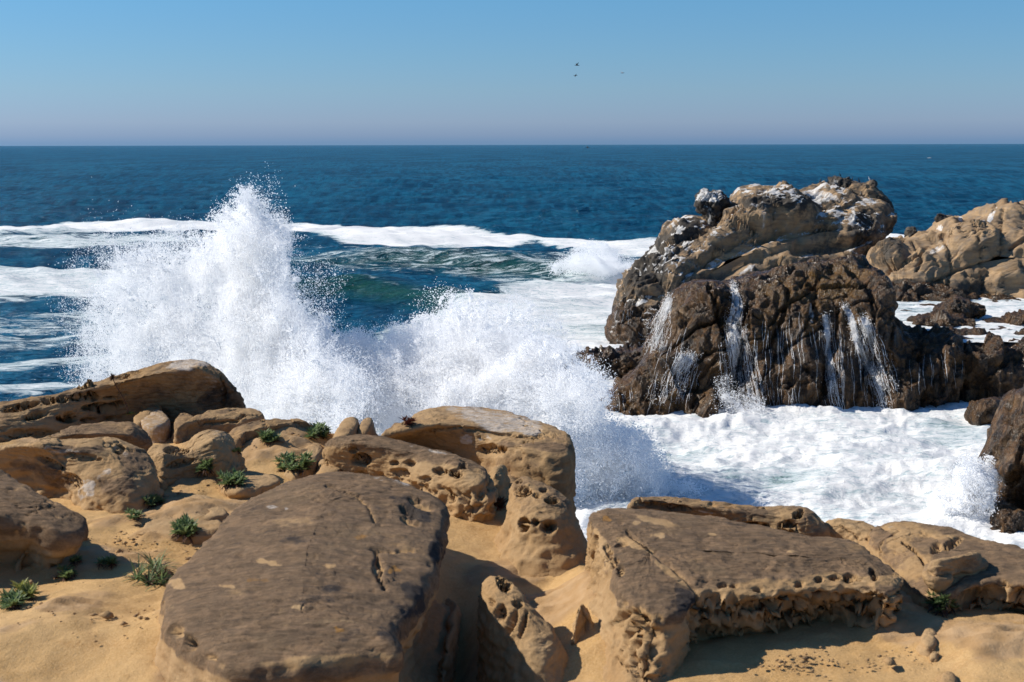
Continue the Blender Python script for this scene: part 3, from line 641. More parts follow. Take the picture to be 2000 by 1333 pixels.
# --- long boulder with craters behind the big slab
R('cratered', 'boulder', 'long tan boulder pitted with small craters, behind the big slab',
  [(632, 862, .26, .2), (680, 850, .28, 0), (760, 856, .28, 0), (840, 876, .26, 0), (905, 898, .24, .1), (945, 912, .22, .4), (958, 930, .2, .6), (945, 950, .18, .8), (900, 955, .16, .8), (830, 945, .14, .3), (740, 925, .12, 0), (660, 915, .12, 0), (628, 892, .18, 0)],
  [(690, 885, .24), (870, 915, .2)], P_ROUND, -0.25, 0.06, nu=420, nv=220, amp=.03, sc=.3, crustq=(0.02, .10), pits=(.085, .08, .035, .06, .6),
  carve=[(705, 898, 22, 14, .05), (690, 880, 10, 7, .03), (780, 925, 22, 12, .035), (800, 905, 12, 8, .03), (860, 920, 16, 9, .04), (890, 925, 14, 10, .045), (905, 910, 10, 8, .03), (830, 935, 14, 7, .03), (770, 905, 9, 6, .03)],
  facet=.010, paint=[('crust', [(640, 895), (740, 905), (850, 932), (930, 938)], 34, 0.0), ('crust', 720, 862, 80, 9, 1.0, 4), ('crust', 850, 888, 90, 9, 1.0, 14), ('crust', 705, 898, 24, 12, .9), ('pale', 840, 880, 60, 5, .7, 14), ('crust', 905, 985, 60, 50, 0)], seed=31)

# --- pale boulder overlooking the surf
R('pale_boulder', 'boulder', 'broad pale flat topped boulder at the cliff edge in front of the white surf',
  [(735, 855, .20, 0), (790, 822, .24, 0), (825, 800, .27, 0), (880, 791, .28, 0), (950, 792, .28, 0), (1010, 806, .27, 0), (1075, 830, .25, .1), (1115, 850, .23, .4), (1124, 872, .21, .8), (1105, 888, .19, .8), (1050, 884, .19, .8), (985, 876, .18, .6), (945, 884, .12, .2), (880, 886, .06, 0), (800, 868, .10, 0)],
  [(860, 838, .25), (1030, 850, .23)], P_CRISP, -0.75, 0.03, nu=420, nv=260, amp=.03, sc=.5, crustq=(.22, .35), crust=.42,
  groove=[([(830, 845), (900, 835), (985, 850), (1060, 856)], 4, .02)], carve=[(960, 880, 30, 14, .05)],
  paint=[('pale', 960, 818, 150, 26, .75, 8), ('pale', 905, 862, 30, 14, .8), ('pale', 945, 855, 30, 12, .7), ('crust', 1050, 872, 80, 9, 1, 5), ('crust', 840, 865, 60, 14, .15), ('ochre', 1090, 870, 26, 10, .5)], seed=45)
R('shade_block', 'rock', 'small grey block tucked under the right end of the pale boulder',
  [(950, 898, .06), (1010, 890, .08), (1085, 893, .07), (1108, 905, .04), (1100, 935, -.02), (1060, 945, -.05), (1000, 925, -.02), (960, 915, .02)], [(1000, 908, .05), (1070, 912, .05)], P_CRISP, -0.7, 0.02, nu=200, nv=120, amp=.03, sc=.3, crust=.6, paint=[('pale', 1000, 898, 50, 12, .5)], seed=51)
# --- hoodoo with eye-like holes
R('hoodoo', 'hoodoo', 'tan eroded knob with two dark eye-like holes, standing in the sand bowl',
  [(998, 936, .22, -.5), (1020, 926, .24, -.1), (1045, 938, .23, .0), (1075, 948, .22, -.3), (1105, 962, .20, -.8), (1116, 985, .17, -1.2), (1105, 1008, .15, -1.5), (1070, 1018, .14, -1.6), (1030, 1008, .15, -1.5), (1003, 985, .16, -1.2), (1000, 955, .19, -.8)],
  [(1035, 965, .20), (1070, 985, .18)], P_ROUND, -0.24, 0.03, nu=320, nv=220, amp=.025, sc=.16, fine=.006, crust=.5, crustq=(.0, .10),
  facet=.006, carve=[(1023, 1025, 11, 16, .09), (1046, 1020, 9, 8, .06), (1072, 1030, 17, 15, .10), (1020, 960, 20, 12, .03), (1048, 968, 9, 6, .05), (1078, 978, 16, 8, .04), (1010, 940, 12, 6, .03), (1062, 958, 10, 5, .03)],
  paint=[('crust', 1070, 960, 50, 16, .7, 20)], seed=62)
R('fin', 'rock', 'thin upright tan fin wedged left of the eroded knob', [(955, 925, .12), (975, 908, .15), (990, 912, .14), (985, 940, .10), (965, 975, .02), (945, 985, -.02), (942, 955, .05)], [(968, 935, .12), (958, 960, .05)], P_ROUND, -.2, .03, nu=160, nv=110, amp=.015, sc=.12, crust=.2, seed=66)

# --- domed boulder far left with cavernous flank
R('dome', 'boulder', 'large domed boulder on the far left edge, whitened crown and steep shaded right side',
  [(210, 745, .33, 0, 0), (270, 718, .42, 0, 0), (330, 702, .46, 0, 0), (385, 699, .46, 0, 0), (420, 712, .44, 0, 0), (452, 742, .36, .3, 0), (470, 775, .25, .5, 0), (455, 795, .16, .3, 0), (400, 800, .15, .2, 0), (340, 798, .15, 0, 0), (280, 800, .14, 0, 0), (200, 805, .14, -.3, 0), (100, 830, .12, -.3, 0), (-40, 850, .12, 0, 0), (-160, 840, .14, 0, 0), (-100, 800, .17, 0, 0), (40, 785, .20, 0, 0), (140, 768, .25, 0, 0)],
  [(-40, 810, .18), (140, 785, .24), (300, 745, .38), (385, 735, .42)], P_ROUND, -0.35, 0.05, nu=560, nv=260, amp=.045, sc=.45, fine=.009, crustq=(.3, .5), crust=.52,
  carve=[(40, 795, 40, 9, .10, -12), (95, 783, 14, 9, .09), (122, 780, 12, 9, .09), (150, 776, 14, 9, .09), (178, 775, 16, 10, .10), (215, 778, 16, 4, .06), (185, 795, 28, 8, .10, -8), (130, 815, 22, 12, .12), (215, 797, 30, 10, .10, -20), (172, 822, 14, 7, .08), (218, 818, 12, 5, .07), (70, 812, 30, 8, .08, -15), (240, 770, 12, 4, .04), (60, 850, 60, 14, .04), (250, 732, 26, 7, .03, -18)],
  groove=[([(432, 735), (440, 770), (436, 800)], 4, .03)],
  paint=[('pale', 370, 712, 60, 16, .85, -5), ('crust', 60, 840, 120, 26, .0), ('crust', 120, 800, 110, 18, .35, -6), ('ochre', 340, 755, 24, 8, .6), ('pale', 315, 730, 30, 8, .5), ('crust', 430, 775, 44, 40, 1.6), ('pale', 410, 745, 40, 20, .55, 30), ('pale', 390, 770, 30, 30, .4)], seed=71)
# --- left boulders
R('white_boulder', 'boulder', 'rounded tan boulder streaked with white, left of the plants',
  [(-30, 880, .30), (40, 866, .33), (120, 858, .34), (190, 852, .34), (255, 862, .33), (295, 880, .30), (310, 915, .24), (296, 950, .17), (255, 975, .13), (200, 985, .10), (160, 962, .14), (110, 925, .2), (50, 900, .25)],
  [(90, 890, .31), (215, 905, .27)], P_ROUND, -0.22, 0.05, nu=420, nv=220, amp=.05, sc=.3, crustq=(.2, .4), crust=.30,
  carve=[(160, 893, 40, 9, .025, 5), (100, 905, 36, 8, .03, 25), (232, 880, 12, 9, .02), (140, 940, 26, 16, .03, 20)],
  paint=[('pale', 120, 880, 80, 9, .6, 8), ('pale', 170, 955, 22, 26, .75, 25), ('pale', 205, 925, 22, 9, .6, -30), ('pale', 235, 880, 26, 8, .6, 35), ('crust', 150, 878, 60, 10, 1.1), ('crust', 90, 930, 70, 22, .9, 25), ('crust', 270, 900, 40, 40, .8), ('crust', 230, 945, 50, 30, .9), ('pale', 60, 900, 60, 8, .5, 20)], facet=.035, fsc=.3, seed=83)
R('shadow_boulder', 'boulder', 'dark shaded boulder at the left frame edge, split from the streaked boulder',
  [(-60, 905, .36), (10, 920, .36), (60, 950, .33), (110, 980, .30), (150, 1005, .27), (172, 1022, .24), (160, 1040, .22), (110, 1040, .24), (40, 1020, .27), (-40, 1010, .3), (-200, 1020, .3), (-300, 980, .34), (-200, 910, .36)],
  [(-160, 960, .34), (60, 990, .3)], P_SLAB, -0.2, 0.03, und=1.6, nu=320, nv=180, amp=.03, sc=.3, crustq=(.12, .3), seed=91)
R('dark_flat', 'rock', 'low dark flat rock between the domed boulder and the streaked boulder',
  [(70, 865, .25), (130, 838, .29), (190, 826, .30), (255, 828, .29), (285, 845, .24), (296, 868, .18), (240, 880, .15), (140, 878, .18)], [(150, 855, .26), (240, 855, .24)], P_CRISP, -.1, .02, nu=240, nv=120, amp=.03, sc=.3, crustq=(.2, .4), crust=.62, seed=95)
R('wavy', 'boulder', 'saddle shaped tan boulder with raised right horn, right of the streaked boulder',
  [(285, 880, .22), (310, 862, .26), (335, 866, .24), (360, 878, .2), (380, 850, .27), (400, 836, .32), (440, 836, .32), (460, 850, .28), (455, 890, .2), (430, 920, .12), (390, 925, .1), (350, 935, .08), (320, 960, .04), (300, 935, .1)],
  [(320, 895, .2), (365, 895, .18), (415, 868, .27)], P_ROUND, -.2, .02, nu=320, nv=180, facet=.03, fsc=.22, amp=.03, sc=.18, crust=.35, crustq=(.1, .3), carve=[(345, 880, 26, 10, .03), (352, 905, 30, 9, .03, -15)], paint=[('pale', 420, 848, 40, 14, .5)], seed=101)
R('flat_a', 'slab_rock', 'flat grey slab with a chipped right corner, below the steep side of the domed boulder',
  [(345, 835, .17), (395, 806, .21), (420, 799, .22), (480, 797, .22), (508, 802, .21), (514, 812, .19), (480, 822, .17), (430, 830, .15), (380, 842, .12)], [(400, 822, .18), (470, 812, .19)], P_CRISP, -.2, .01, nu=220, nv=120, amp=.025, sc=.25, crustq=(.2, .4), crust=.5, facet=.03, fsc=.22, groove=[([(400, 828), (460, 822), (480, 812)], 4, .03)], seed=107)
R('flat_b', 'boulder', 'grey ridge boulder at the cliff edge, left of the green edge plants',
  [(430, 850, .15), (470, 826, .2), (530, 817, .22), (585, 815, .22), (612, 826, .19), (618, 845, .12), (580, 858, .1), (545, 862, .08), (500, 880, .05), (455, 895, .04), (440, 875, .1)], [(480, 852, .16), (570, 835, .17)], P_ROUND, -.25, .03, nu=280, nv=150, amp=.035, sc=.25, crustq=(.3, .5), crust=.52, facet=.03, fsc=.22, paint=[('pale', 555, 845, 30, 12, .5), ('crust', 460, 885, 26, 14, .1)], seed=113)
SM = [  # small loose stones: (label, outline, z, crust, pale)
 ('pale upturned stone leaning below the domed boulder', [(272, 822), (300, 800), (316, 802), (330, 822), (300, 832)], .17, .1, .55),
 ('flat tan stone leaning against the domed boulder', [(258, 818), (290, 796), (316, 793), (300, 808), (275, 826)], .17, .2, .1),
 ('small rounded grey stone beside the pale upturned one', [(338, 828), (350, 808), (366, 806), (384, 818), (360, 832)], .16, .6, 0),
 ('tall pale stone left of the edge plants', [(652, 850), (668, 820), (690, 811), (702, 818), (694, 840), (672, 856)], .18, .3, .15),
 ('short stone standing right of the tall pale stone', [(698, 842), (708, 820), (724, 814), (730, 822), (720, 842)], .16, .5, 0),
 ('sunlit tan stone above the mat plants', [(584, 902), (596, 870), (616, 862), (632, 872), (618, 898), (600, 910)], .10, .05, 0),
 ('brown upright stone at the left end of the cratered boulder', [(624, 918), (636, 894), (654, 890), (668, 902), (664, 920), (640, 926)], .12, .2, 0),
 ('half shaded smooth stone above the grassy hollow', [(340, 1000), (360, 972), (392, 966), (426, 982), (446, 1000), (426, 1010), (380, 1012)], .09, .3, 0),
 ('low sunlit ledge of soft sandstone by the leafy rosette', [(278, 1030), (300, 1008), (330, 998), (370, 1004), (420, 1012), (436, 1030), (400, 1046), (320, 1046)], .07, .05, 0),
 ('little rounded stone on sand at the shadow edge', [(192, 1040), (206, 1032), (228, 1034), (236, 1042), (216, 1048)], .035, .2, 0),
 ('tiny flat stone right of the little rounded one', [(226, 1046), (240, 1040), (262, 1042), (250, 1054)], .03, .1, 0),
 ('egg shaped stone under the right hand plant', [(1798, 1250), (1806, 1232), (1820, 1228), (1830, 1240), (1826, 1262), (1808, 1264)], .055, .1, 0),
 ('small pebble on sand below the egg shaped stone', [(1814, 1288), (1820, 1276), (1830, 1276), (1834, 1286), (1826, 1292)], .03, .2, 0),
 ('smooth round cobble at the bottom frame edge', [(1834, 1340), (1842, 1316), (1858, 1312), (1872, 1330), (1866, 1350)], .04, .1, 0),
 ('shaded tan stone in the hollow behind the leafy rosette', [(430, 935), (470, 922), (520, 926), (545, 938), (510, 952), (450, 958)], .08, .0, 0),
 ('small grey stone among edge plants, right of the short stone', [(762, 836), (772, 826), (786, 828), (790, 838), (776, 842)], .15, .7, 0),
 ('small tan stone beside the mat plants', [(560, 918), (575, 908), (590, 912), (592, 922), (572, 926)], .06, .1, 0),
 ('tan nub stone in front of the sunlit tan stone', [(622, 905), (632, 896), (644, 900), (646, 912), (630, 916)], .08, .1, 0),
 ('little stone in dark cleft right of the streaked boulder', [(290, 964), (300, 955), (312, 958), (314, 968), (302, 974)], .08, .0, 0)]
for lab, ol, z, cr_, pl in SM:
    cx_ = sum(p[0] for p in ol) / len(ol); cy_ = sum(p[1] for p in ol) / len(ol)
    base = min(0, gz(*PZ(cx_, cy_, 0)[:2])) - 0.06
    if cy_ < 880: base = -0.15
    w = max(p[0] for p in ol) - min(p[0] for p in ol)
    o, s = rock('stone', lab, ol, [(cx_, cy_)], P_CRISP if w > 50 else P_ROUND, base, .012, zdef=z, facet=.016, fsc=.09, nu=110 if w > 60 else 64, nv=70 if w > 60 else 44, amp=.018 if w > 60 else .008, sc=.10, fine=.004, strata=.003, crust=cr_, pale=pl, cat='stone', group='loose stones on the terrace', smooth=1, crustq=(.2, .5))
# --- ledges on the right
R('back_ledge', 'ledge_rock', 'tan ledge with a dark hollow, behind the long right slab at the surf edge',
  [(1222, 984, .20), (1245, 971, .22), (1320, 969, .22), (1400, 976, .20), (1470, 985, .19), (1530, 985, .2), (1575, 988, .2), (1605, 1002, .18), (1622, 1030, .12), (1612, 1050, .08), (1560, 1052, .08), (1480, 1040, .1), (1400, 1022, .12), (1300, 1004, .14)],
  [(1280, 986, .2), (1440, 1008, .17), (1570, 1022, .15)], P_ROUND, -.5, .02, nu=420, nv=170, amp=.03, sc=.2, crust=.5, crustq=(.1, .3),
  carve=[(1470, 1030, 34, 12, .07), (1540, 1035, 22, 20, .05), (1300, 990, 60, 7, .03, 6), (1560, 1004, 14, 9, .05, -40)], paint=[('crust', 1465, 1000, 44, 9, 1, 3), ('ochre', 1420, 990, 40, 7, .6), ('pale', 1375, 1000, 26, 3, .8, 12), ('pale', 1550, 990, 40, 6, .5)], seed=121)
R('mid_ledge', 'ledge_rock', 'low sunlit sandstone ledge filling the gap right of the dark hollow',
  [(1605, 1020, .12), (1640, 1012, .14), (1690, 1016, .14), (1725, 1032, .12), (1745, 1060, .09), (1740, 1090, .05), (1700, 1080, .05), (1650, 1060, .05), (1610, 1040, .08)], [(1650, 1036, .11), (1705, 1055, .09)], P_ROUND, -.5, .02, nu=260, nv=140, amp=.03, sc=.2, crust=.25, crustq=(.1, .3), paint=[('ochre', 1700, 1050, 40, 18, .5)], seed=127)
R('right_ledge', 'ledge_rock', 'wide ledge with honeycombed face running out of the right frame edge',
  [(1700, 1040, .14, 0, 0), (1735, 1022, .16, 0, 0), (1800, 1022, .17, 0, 0), (1880, 1040, .17, 0, 0), (1950, 1058, .17, 0, 0), (2060, 1080, .17, 0, 0), (2260, 1110, .17, .5, 0), (2300, 1160, .15, 1, .4), (2180, 1170, .15, 1, .6), (2060, 1150, .16, 1, 1), (1990, 1140, .16, 1, 1), (1930, 1138, .15, .8, 1), (1880, 1150, .13, .6, .8), (1840, 1160, .11, -.3, .2), (1790, 1150, .10, -.8, 0), (1755, 1110, .10, -.4, 0), (1715, 1070, .12, 0, 0)],
  [(1780, 1075, .14), (1950, 1095, .16), (2150, 1125, .16)], P_TAF, -.16, .02, nu=560, nv=240, amp=.025, sc=.3, crustq=(.06, .18), crust=.75, pits=(.065, .075, .075, .07, .6),
  carve=[(1900, 1175, 22, 24, .05), (1935, 1205, 24, 44, .05, -10), (1985, 1160, 10, 12, .05), (1970, 1190, 8, 12, .05), (1992, 1195, 12, 12, .05), (1960, 1140, 14, 10, .04, 40), (1860, 1062, 26, 9, .03, -30), (1830, 1070, 16, 10, .03, -50)],
  groove=[([(1765, 1060), (1795, 1085), (1805, 1100), (1818, 1125), (1822, 1170)], 4, .035), ([(1800, 1040), (1830, 1050)], 3, .015)],
  paint=[('crust', 1780, 1110, 50, 40, 0), ('crust', 1800, 1040, 90, 16, .1, 8), ('pale', 1760, 1030, 60, 8, .4), ('crust', 1760, 1060, 40, 18, .2), ('ochre', 1900, 1200, 14, 10, .6)], seed=131)
R('log_block', 'rock', 'log shaped sandstone block lying on the right ledge with a dark gap beneath',
  [(1812, 1112, .20), (1820, 1098, .21), (1860, 1090, .23), (1910, 1080, .23), (1918, 1090, .22), (1905, 1104, .2), (1860, 1114, .19), (1830, 1122, .19)], [(1835, 1106, .22), (1895, 1092, .23)], P_ROUND, .10, .015, nu=200, nv=110, amp=.012, sc=.15, crust=.5, crustq=(.2, .5), seed=137)
# --- pillar with finger like ribs at the bottom centre
R('pillar', 'hoodoo', 'tan pillar with drooping finger-like ribs, half in shadow at bottom centre',
  [(945, 1132, .17, -.3), (962, 1120, .20, 0), (985, 1126, .19, 0), (1010, 1142, .17, 0), (1030, 1160, .16, -.4), (1050, 1190, .12, -1.0), (1080, 1220, .08, -1.5), (1095, 1262, .03, -1.8), (1060, 1290, 0, -1.4), (1020, 1262, .04, -.8), (985, 1222, .09, -.3), (955, 1190, .13, 0), (942, 1160, .15, 0)],
  [(970, 1150, .18), (1015, 1195, .13), (1050, 1245, .06)], P_ROUND, -.42, .02, nu=300, nv=180, amp=.016, sc=.1, crust=.0,
  carve=[(985, 1140, 16, 20, .04, -30), (978, 1198, 12, 20, .035, 15), (1000, 1215, 9, 30, .035, 22), (1022, 1222, 6, 30, .03, 18), (960, 1176, 8, 9, .02), (1012, 1180, 12, 8, .03)], seed=143)
R('shard', 'rock', 'thin weathered shard of stone sticking up from the sand left of the long right slab', [(1122, 1225, .06), (1126, 1200, .1), (1134, 1176, .14), (1142, 1178, .14), (1150, 1192, .1), (1146, 1212, .06), (1134, 1222, .05)], [(1136, 1196, .1)], P_ROUND, -.1, .01, nu=100, nv=70, amp=.008, sc=.06, crust=.3, carve=[(1143, 1196, 6, 8, .02)], seed=149)

# ------------------------------------------------------------------ sea stacks and surf rocks
def crag(name, parent, outline, spine, Y, tf, tb, e=0.7, nu=380, nv=240, lean=0.2, amp=0.7, sc=3.0, crack=0.25, cell=2.2, flute=0.0, strata=0.0, tilt=0.0,
         carve=(), groove=(), paint=(), attrs=None, seed=1, facet=0.5, fsc=2.6, rough=0.035, pale_top=0.0, wet_z=None, cracksc=(1, 1, .6)):
    s = loft_crag(outline, spine, Y, tf, tb, e, nu, nv, lean)
    keep = np.clip(1 - np.abs(s.tt) * 0, 0, 1)
    # the silhouette ring keeps its traced place, the faces get the full relief
    edge = 0.15 + 0.85 * sstep(0.0, 0.35, np.abs(s.tt))
    V = s.V; N0 = s.N.copy()
    for _ in range(3): N0[1:-1] = (N0[1:-1] * 2 + N0[2:] + N0[:-2] + np.roll(N0, 1, 1)[1:-1] + np.roll(N0, -1, 1)[1:-1])
    N0 /= np.maximum(np.linalg.norm(N0, axis=-1, keepdims=True), 1e-9)
    D0 = amp * fbm(V / sc, 3, seed, .42)
    if facet:
        wq = 0.22 * fbm(V / fsc, 2, seed + 30)[..., None]
        D0 = D0 + facet * (facets(V / fsc + wq, seed + 31) + 0.42 * facets(V / (fsc * .42) * np.array([1, 1, .55]) + wq, seed + 32))
    if crack:
        w = fbm(V / (cell * .9), 2, seed + 5)[..., None] * 0.45
        f1, f2, cid = worley3(V * np.array(cracksc) / cell + w, seed)
        D0 = D0 - crack * sstep(0.06, 0.0, f2 - f1)
    if flute:
        D0 = D0 + flute * (ridged(V * np.array([1 / 1.5, 1 / 1.5, 1 / 9.0]) + fbm(V / 3.5, 2, seed + 8)[..., None] * .6, 2, seed + 6, .4) - .4)
    if strata:
        q = V[..., 2] * math.cos(tilt) - V[..., 0] * math.sin(tilt) + 0.7 * fbm(V / 4.0, 2, seed + 7)
        st = np.mod(q / 0.9 + .25 * perlin(V / 2.0, seed + 2), 1.0); st2 = np.mod(q / 0.33, 1.0)
        D0 = D0 + strata * (st ** 1.6 - .4) * (0.6 + .8 * perlin(V / 3.0, seed + 4)) + .3 * strata * (st2 - .5)
    D0 = D0 + rough * fbm(V / 0.8, 3, seed + 11)
    s.V = V + N0 * (D0 * edge)[..., None]; s.normals()
    s.view()
    D = np.zeros(s.V.shape[:2])
    for c in carve:
        px, py, rx, ry, dep = c[:5]; ang = c[5] if len(c) > 5 else 0
        D -= dep * s.spot(px, py, rx, ry, ang, .7, 0.3, seed + 5)
    for pts, w, dep in groove: D -= dep * s.line(pts, w, 4.0, seed)
    s.V = s.V + N0 * D[..., None]; s.normals()
    at = {'dark': 0.3, 'pale': 0.0, 'wet': 0.0, 'moss': 0.0}; at.update(attrs or {})
    s.a = {k: np.full(D.shape, float(v)) for k, v in at.items()}
    if pale_top: s.a['pale'] += pale_top * sstep(.35, .8, s.N[..., 2]) * sstep(0.3, .5, 0.5 + fbm(s.V / 1.5, 3, seed + 13))
    if wet_z is not None:
        zz = s.V[..., 2] + 0.8 * fbm(s.V / 2, 2, seed + 15); k = 1 - sstep(wet_z - .6, wet_z + .6, zz)
        s.a['wet'] = np.maximum(s.a['wet'], k)
    for a, px, py, rx, ry, val, *r in paint:
        k = s.spot(px, py, rx, ry, r[0] if r else 0, 1.0, 0.5, seed + 8)
        s.a[a] = s.a[a] * (1 - k) + val * k
    jag = sstep(.45, .85, s.a['dark'] + .35 * fbm(s.V / 1.6, 2, seed + 20)) * edge
    s.V = s.V + N0 * (jag * (0.16 * ridged(s.V / 0.9, 4, seed + 21, .6) - 0.12))[..., None]; s.normals()
    o = s.mesh(name, M_CRAG, parent, None if parent is not None else np.array([*PY(outline[0][0], outline[0][1], Y)[:2], SEA]))
    CRAGS.append((o, s))
    return o, s
CRAGS = []
def crag_thing(name, label, cat, px, Y):
    b = PY(px, 700, Y); return tag(empty(name, (b[0], b[1], SEA)), label, cat)

# back stack: dark ridge, warm middle, overhanging cap
TA = crag_thing('sea_stack', 'tall tan and dark sea stack with guano whitened top, behind the waterfall rock', 'sea stack', 1470, 110)
crag('body', TA, [(1196, 672), (1202, 580), (1235, 525), (1275, 480), (1305, 445), (1345, 420), (1400, 425), (1425, 400), (1445, 372), (1500, 366), (1560, 378), (1600, 366), (1640, 362), (1690, 380), (1722, 400), (1728, 440), (1700, 478), (1670, 500), (1680, 560), (1660, 640), (1500, 680), (1320, 670)],
     [(1290, 590), (1400, 500), (1560, 450), (1640, 440)], 110, 5.5, 1.5, .62, 600, 320, .75, .6, 3.4, .06, 3.0, 0, .24, -.42,
     carve=[(1500, 420, 120, 26, -1.0, -8), (1440, 480, 130, 26, .6, -28), (1560, 455, 110, 14, .7, -6), (1400, 540, 50, 16, .5, -20), (1620, 480, 80, 16, 1.2, -8), (1340, 545, 60, 40, -.6)],
     groove=[([(1440, 520), (1520, 490), (1620, 470)], 7, .28), ([(1300, 610), (1340, 540), (1400, 490), (1470, 450)], 5, .35), ([(1400, 540), (1480, 510), (1560, 520)], 5, .4), ([(1340, 470), (1400, 440), (1430, 420)], 6, .5), ([(1470, 460), (1560, 440), (1660, 450)], 4, .35)],
     paint=[('dark', 1270, 520, 50, 90, 1.0, 35), ('dark', 1230, 590, 40, 60, .7), ('dark', 1340, 450, 40, 26, 1.0, -30), ('dark', 1520, 402, 110, 30, .95), ('dark', 1500, 470, 110, 50, 0.0, -15), ('dark', 1400, 500, 60, 40, 0.05, -35), ('wet', 1225, 640, 60, 30, 1.0), ('wet', 1320, 580, 60, 50, .25),
            ('pale', 1420, 505, 60, 12, .75, -32), ('pale', 1360, 515, 30, 14, .45), ('pale', 1500, 376, 50, 8, .8), ('pale', 1610, 385, 60, 16, .75, 12), ('pale', 1665, 425, 10, 30, .7), ('pale', 1530, 525, 26, 9, .6), ('dark', 1690, 440, 30, 40, .9), ('dark', 1380, 560, 40, 16, 1), ('pale', 1640, 440, 8, 26, .6), ('pale', 1490, 425, 10, 40, .5)],
     attrs={'dark': .46}, seed=5, pale_top=.8, wet_z=-10.4)
crag('cap', TA, [(1560, 385), (1585, 370), (1625, 362), (1650, 352), (1672, 360), (1700, 372), (1735, 395), (1732, 430), (1715, 462), (1690, 485), (1640, 470), (1600, 440), (1570, 420)], [(1620, 410), (1680, 420)], 114, 3.0, 1.2, .7, 280, 200, .35, .4, 2.2, .08, 1.8, 0, .18, -.3,
     groove=[([(1570, 430), (1620, 405), (1690, 402), (1735, 408)], 5, .5)], carve=[(1640, 400, 50, 8, .4, -15), (1690, 470, 40, 16, .5, -25)],
     paint=[('pale', 1600, 388, 46, 12, .75, 10), ('pale', 1655, 412, 34, 9, .6), ('dark', 1600, 425, 22, 24, 0.1, -40), ('dark', 1690, 455, 40, 30, .75), ('dark', 1720, 420, 22, 16, 1), ('dark', 1700, 390, 26, 10, .15, 25), ('pale', 1658, 440, 7, 24, .7)], attrs={'dark': .5}, seed=15, pale_top=.4)
crag('horn', TA, [(1668, 382), (1680, 372), (1697, 355), (1707, 358), (1702, 372), (1685, 388), (1672, 394)], [(1684, 377)], 115, 1.0, 1.2, .7, 90, 70, .1, .15, .8, .1, .7, paint=[('pale', 1685, 376, 16, 12, .5)], attrs={'dark': .6}, facet=.3, fsc=.9, seed=19)
crag('beak', TA, [(1690, 392), (1712, 380), (1730, 390), (1738, 404), (1725, 408), (1700, 404)], [(1712, 394)], 114.5, 1.2, 1.5, .7, 90, 70, .1, .15, .8, .1, .7, paint=[('dark', 1710, 398, 20, 6, 0)], attrs={'dark': .6}, facet=.3, fsc=.9, seed=20)
crag('crown_block', TA, [(1618, 368), (1630, 352), (1645, 350), (1662, 356), (1668, 372), (1655, 384), (1630, 382)], [(1643, 367)], 116.5, 1.3, 1.5, .7, 120, 90, .1, .25, 1.0, .2, .8, attrs={'dark': .9}, paint=[('pale', 1632, 360, 12, 9, .6)], facet=.3, fsc=.9, seed=23, pale_top=.3)
crag('knob', TA, [(1358, 392), (1366, 380), (1388, 376), (1410, 381), (1420, 394), (1414, 410), (1402, 424), (1406, 450), (1372, 452), (1376, 424), (1362, 410)], [(1388, 398), (1390, 435)], 114.5, 1.6, 1.6, .7, 180, 130, .1, .25, 1.2, .25, .9, attrs={'dark': .8}, paint=[('pale', 1388, 388, 34, 12, .95), ('pale', 1386, 425, 8, 24, .6)], facet=.3, fsc=.9, seed=27, pale_top=.7)
crag('spur', TA, [(1203, 675), (1213, 560), (1250, 520), (1300, 500), (1370, 520), (1400, 570), (1380, 620), (1330, 700), (1240, 700)], [(1270, 590), (1340, 570)], 109, 3.0, 1.2, .65, 320, 200, .5, .5, 2.4, .16, 2.4, .12, .08, .3,
     groove=[([(1250, 560), (1300, 540), (1360, 545)], 5, .3), ([(1310, 640), (1330, 590), (1370, 560)], 6, .5)], carve=[(1362, 560, 20, 20, .6)],
     paint=[('dark', 1240, 540, 36, 40, .95, 40), ('wet', 1250, 640, 70, 22, 1), ('dark', 1300, 575, 50, 34, .25), ('wet', 1290, 600, 50, 30, .35)], attrs={'dark': .55, 'wet': .2}, seed=33, wet_z=-10.6)
# front rock with the waterfalls
TB = crag_thing('surf_rock', 'wet dark brown rock with white waterfalls pouring down its face', 'rock', 1500, 84)
ob1, sb1 = crag('flank', TB, [(1165, 800), (1190, 770), (1215, 745), (1250, 705), (1285, 640), (1310, 590), (1345, 556), (1390, 546), (1420, 560), (1440, 620), (1436, 700), (1424, 790), (1400, 840), (1300, 850), (1190, 850)], [(1250, 780), (1330, 700), (1380, 620)], 83.5, 4.2, 1.2, .68, 480, 290, .5, .45, 2.4, .10, 2.4, .16, .10, .9,
     groove=[([(1300, 690), (1360, 640), (1420, 620)], 5, .5), ([(1330, 740), (1380, 690), (1420, 680)], 5, .35), ([(1350, 800), (1365, 740), (1400, 700)], 4, .3), ([(1385, 560), (1400, 610), (1415, 660)], 6, .6)], carve=[(1300, 740, 60, 70, -.6), (1360, 800, 30, 40, -.5), (1420, 620, 16, 40, .9), (1395, 590, 14, 22, -.5)],
     paint=[('wet', 1330, 620, 60, 60, .55), ('dark', 1250, 790, 90, 60, 1), ('pale', 1320, 620, 40, 50, .22), ('pale', 1310, 720, 34, 60, .42, 20), ('dark', 1330, 830, 90, 30, 1)], attrs={'wet': .92, 'dark': .5, 'moss': .45}, seed=41)
